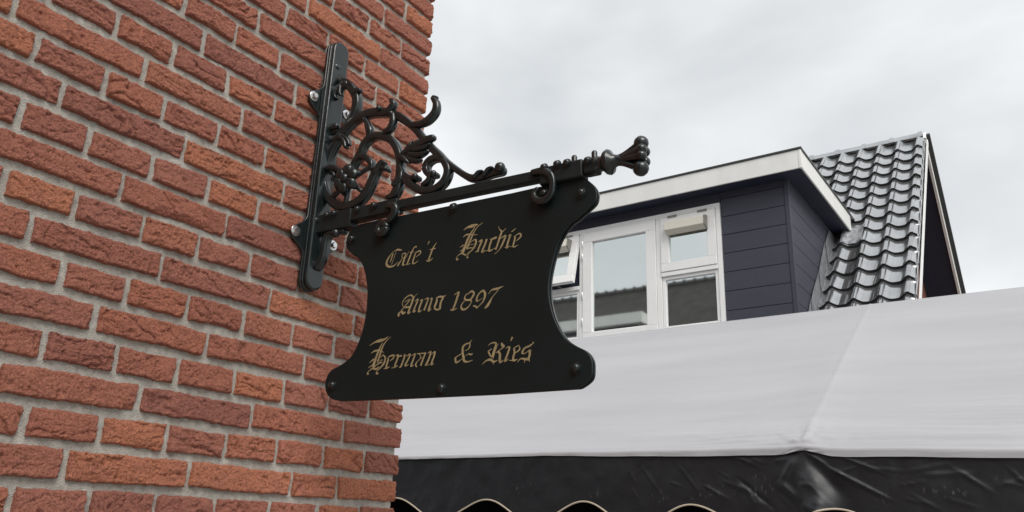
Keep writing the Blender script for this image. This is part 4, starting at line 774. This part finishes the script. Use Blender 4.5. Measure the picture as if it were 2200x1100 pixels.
m = MB(); m.box(-.770, SX+.014, WY-.008, WY+.044, 1.5, 3.634); m.build('corner_post', MAT['board'], dw, bevel=.004)
# flat roof with overhang
FY, FX = 7.778, -.511
m = MB(); m.box(-4.80, FX-.02, FY+.02, 10.4, 3.640, 3.830); dr = m.build('dormer_roof', MAT['edge'], hs)
m = MB(); m.box(-4.79, FX-.022, FY+.022, 9.9, 3.628, 3.6395); m.build('soffit', MAT['soffit'], dr)
m = MB(); m.box(-4.80, FX-.030, FY, FY+.019, 3.628, 3.838); m.build('fascia', MAT['fascia'], dr, bevel=.003)
m = MB(); m.box(FX-.0185, FX, FY+.030, 9.93, 3.628, 3.838); m.build('fascia', MAT['fascia'], dr, bevel=.003)
m = MB(); m.box(FX-.028, FX+.003, FY-.003, FY+.028, 3.626, 3.837); m.build('corner_cap', MAT['fascia'], dr, bevel=.004)
m = MB(); m.box(-4.80, FX+.012, FY-.012, FY+.06, 3.8385, 3.862); m.build('edge_trim', MAT['edge'], dr, bevel=.003)
m = MB(); m.box(FX-.06, FX+.012, FY+.061, 10.18, 3.8385, 3.862); m.build('edge_trim', MAT['edge'], dr, bevel=.003)
# lead flashing up the dormer side and a lead apron on the tiles
rl = random.Random(8)
for k in range(-1, 7):
    ya = 8.26+.225*k; yb = ya+.25
    rows_ = []
    nY2, nU = 9, 9
    Vl = np.zeros((nY2, nU, 3))
    for i in range(nY2):
        y = ya+(yb-ya)*i/(nY2-1)
        for j in range(nU):
            tt = j/(nU-1); zr = SL*y+SB
            z = zr-.06+tt*(.36+.015*math.sin(y*9)) - (.02 if i == 0 else 0)
            z = min(z, 3.60)
            bul = .006+.012*(1-tt)**2+.006*rl.random()*(1-tt)+.003*(k % 2)+.004*(1-i/(nY2-1))
            Vl[i, j] = (SX+.011+bul, y, z)
    Vl[..., 2] += ZC; Vl -= np.array(HB_)
    link('flashing', grid_mesh('flashing', Vl, nY2, nU), MAT['lead'], hs, sharp=180)
us = np.linspace(-.02, .93, 17); Vl = np.zeros((9, 17, 3))
for i in range(9):
    y = 9.66+.30*i/8
    for j, u in enumerate(us):
        x = -.337-TW+u*TW; h_ = float(prof(u))*.8 - .058 + .052 + .006*math.sin(i*2.1+j*.9)
        Vl[i, j] = (x, y+h_*nY, SL*y+SB+.045+h_*nZ+ZC)
Vl -= np.array(HB_)
link('flashing', grid_mesh('flashing', Vl, 9, 17), MAT['lead'], hs, sharp=180)

# window band of the dormer
def frame(mb, x0, x1, z0, z1, w, y0, y1, wb=None):
    wb = wb or w
    mb.box(x0, x1, y0, y1, z1-w, z1); mb.box(x0, x1, y0, y1, z0, z0+wb)
    mb.box(x0, x0+w, y0, y1, z0+wb, z1-w); mb.box(x1-w, x1, y0, y1, z0+wb, z1-w)
m = MB()
XO0, XO1, ZO0, ZO1 = -3.960, -1.476, 2.06, 3.508
m.box(XO0, XO1, 7.972, 8.09, ZO1-.055, ZO1); m.box(XO0, XO1, 7.972, 8.09, ZO0, ZO0+.07)
for xa, xb in ((XO0, XO0+.045), (-3.255, -3.207), (-2.243, -2.187), (XO1-.047, XO1)):
    m.box(xa, xb, 7.972, 8.09, ZO0+.07, ZO1-.055)
wf = m.build('window_frame', MAT['white'], hs, bevel=.003)
m = MB(); m.box(XO0-.02, XO1+.02, 7.93, 8.03, ZO0-.035, ZO0-.001); m.build('sill', MAT['white'], wf, bevel=.004)
def pane(x0, x1, z0, z1, y, extra=None):
    m = MB(); m.add([(x0, y, z0), (x1, y, z0), (x1, y, z1), (x0, y, z1)], [(0, 1, 2, 3)]); return m.build('pane', MAT['glass'], wf, smooth=False)
# middle casement
m = MB(); frame(m, -3.203, -2.247, 2.132, 3.450, .122, 7.958, 8.02, .072); m.build('casement', MAT['white'], wf, bevel=.004)
m = MB(); frame(m, -3.086, -2.364+.046, 2.200, 3.333, .010, 7.966, 8.0); m.build('glazing_bead', MAT['white'], wf)
pane(-3.09, -2.31, 2.19, 3.34, 7.992)
for z in (3.27, 3.11, 2.62, 2.30):
    m = MB(); m.tube([(-3.206, 7.955, z), (-3.206, 7.955, z+.075)], [.007, .007], 8); m.build('hinge', MAT['steel'], wf)
# side units: transom, fixed lower light, top hung sash with vent box
for xa, xb, op in ((-2.185, -1.525, 0.0), (-3.913, -3.257, 13.0)):
    m = MB(); m.box(xa+.001, xb-.001, 7.962, 8.05, 2.745, 2.792); m.build('transom', MAT['white'], wf, bevel=.003)
    m = MB(); frame(m, xa+.002, xb-.002, 2.132, 2.743, .036, 7.985, 8.05, .04); m.build('fixed_light', MAT['white'], wf, bevel=.003)
    pane(xa+.036, xb-.036, 2.17, 2.71, 8.012)
    hy, hz = 7.962, 3.448; ca_, sa_ = math.cos(rad(op)), math.sin(rad(op))
    def turn(mb):
        mb.v = [(x, hy+(y-hy)*ca_+(z-hz)*sa_, hz+(z-hz)*ca_-(y-hy)*sa_) for x, y, z in mb.v]; return mb
    m = MB(); frame(m, xa+.003, xb-.003, 2.797, 3.446, .098, 7.955, 8.015, .10); turn(m).build('sash', MAT['white'], wf, bevel=.004)
    m = MB(); m.add([(xa+.10, 7.990, 2.890), (xb-.10, 7.990, 2.890), (xb-.10, 7.990, 3.36), (xa+.10, 7.990, 3.36)], [(0, 1, 2, 3)])
    turn(m).build('pane', MAT['glass'], wf, smooth=False)
    m = MB(); m.prism([(7.868, 3.352), (7.868, 3.258), (7.950, 3.216), (7.950, 3.372)], lambda y, z, d: (d, y, z), xa+.090, xb-.100)
    turn(m).build('vent_box', MAT['vent'], wf, bevel=.003)
    m = MB(); m.prism([(7.862, 3.356), (7.862, 3.250), (7.952, 3.208), (7.952, 3.378)], lambda y, z, d: (d, y, z), xb-.0995, xb-.088)
    turn(m).build('vent_end', MAT['ventdark'], wf)
    for hx in (xa+.10, xb-.20):
        m = MB(); m.box(hx, hx+.11, 7.944, 7.962, 3.432, 3.455); m.build('hinge', MAT['ventdark'], wf)
    if op:
        m = MB(); m.tube([(xb-.25, 7.97, 2.80), (xb-.30, 7.83, 2.83)], [.007, .007], 8); m.build('stay', MAT['ventdark'], wf)
m = MB(); m.box(-3.94, -1.50, 8.85, 8.87, 1.9, 3.5); m.build('room_wall', MAT['plaster'], wf)
for xa, xb in ((-2.15, -1.56), (-3.88, -3.29)):
    m = MB(); m.box(xa, xb, 8.06, 8.075, 2.655, 2.735); m.build('pelmet', MAT['purple'], wf)

# ================================================================ house across the street, seen in the window panes
op_ = thing('opposite_house', (-6, -4.2, 0), 'dark-roofed house across the street mirrored in the dormer panes', 'house')
EYO, EZO, RYO, RZO = -4.2, 4.15, -8.4, 8.05
m = MB(); m.box(-22, 3.0, -12.4, -4.5, -ZC, 4.1); m.build('wall', MAT['greywall'], op_)
m = MB(); m.prism([(EYO, EZO), (RYO, RZO), (-12.7, EZO)], lambda y, z, d: (d, y, z), -22.2, 3.2); orf = m.build('roof', MAT['oldroof'], op_)
m = MB()
for k in range(-1, 68):
    x = -22+.37*k; rid_ = []
    m.tube([(x, RYO, RZO+.02), (x+.35, RYO, RZO+.02)], [.09, .09], 8, cap=False, axis=(0, 1, 0)); m.tube([(x+.30, RYO, RZO+.03), (x+.36, RYO, RZO+.03)], [.125, .125], 8, cap=False, axis=(0, 1, 0))
m.build('ridge_tiles', MAT['oldroof'], orf, kind='stuff')
# its dormer
m = MB(); m.box(-12.0, -8.7, -7.0, -4.75, 4.5, 5.80); dm = m.build('dormer', MAT['board'], op_)
m = MB(); m.box(-12.3, -8.45, -7.2, -4.50, 5.805, 6.12); m.build('fascia', MAT['fascia'], dm)
m = MB(); m.box(-11.6, -9.6, -4.748, -4.70, 4.75, 5.65); m.build('window', MAT['white'], dm)
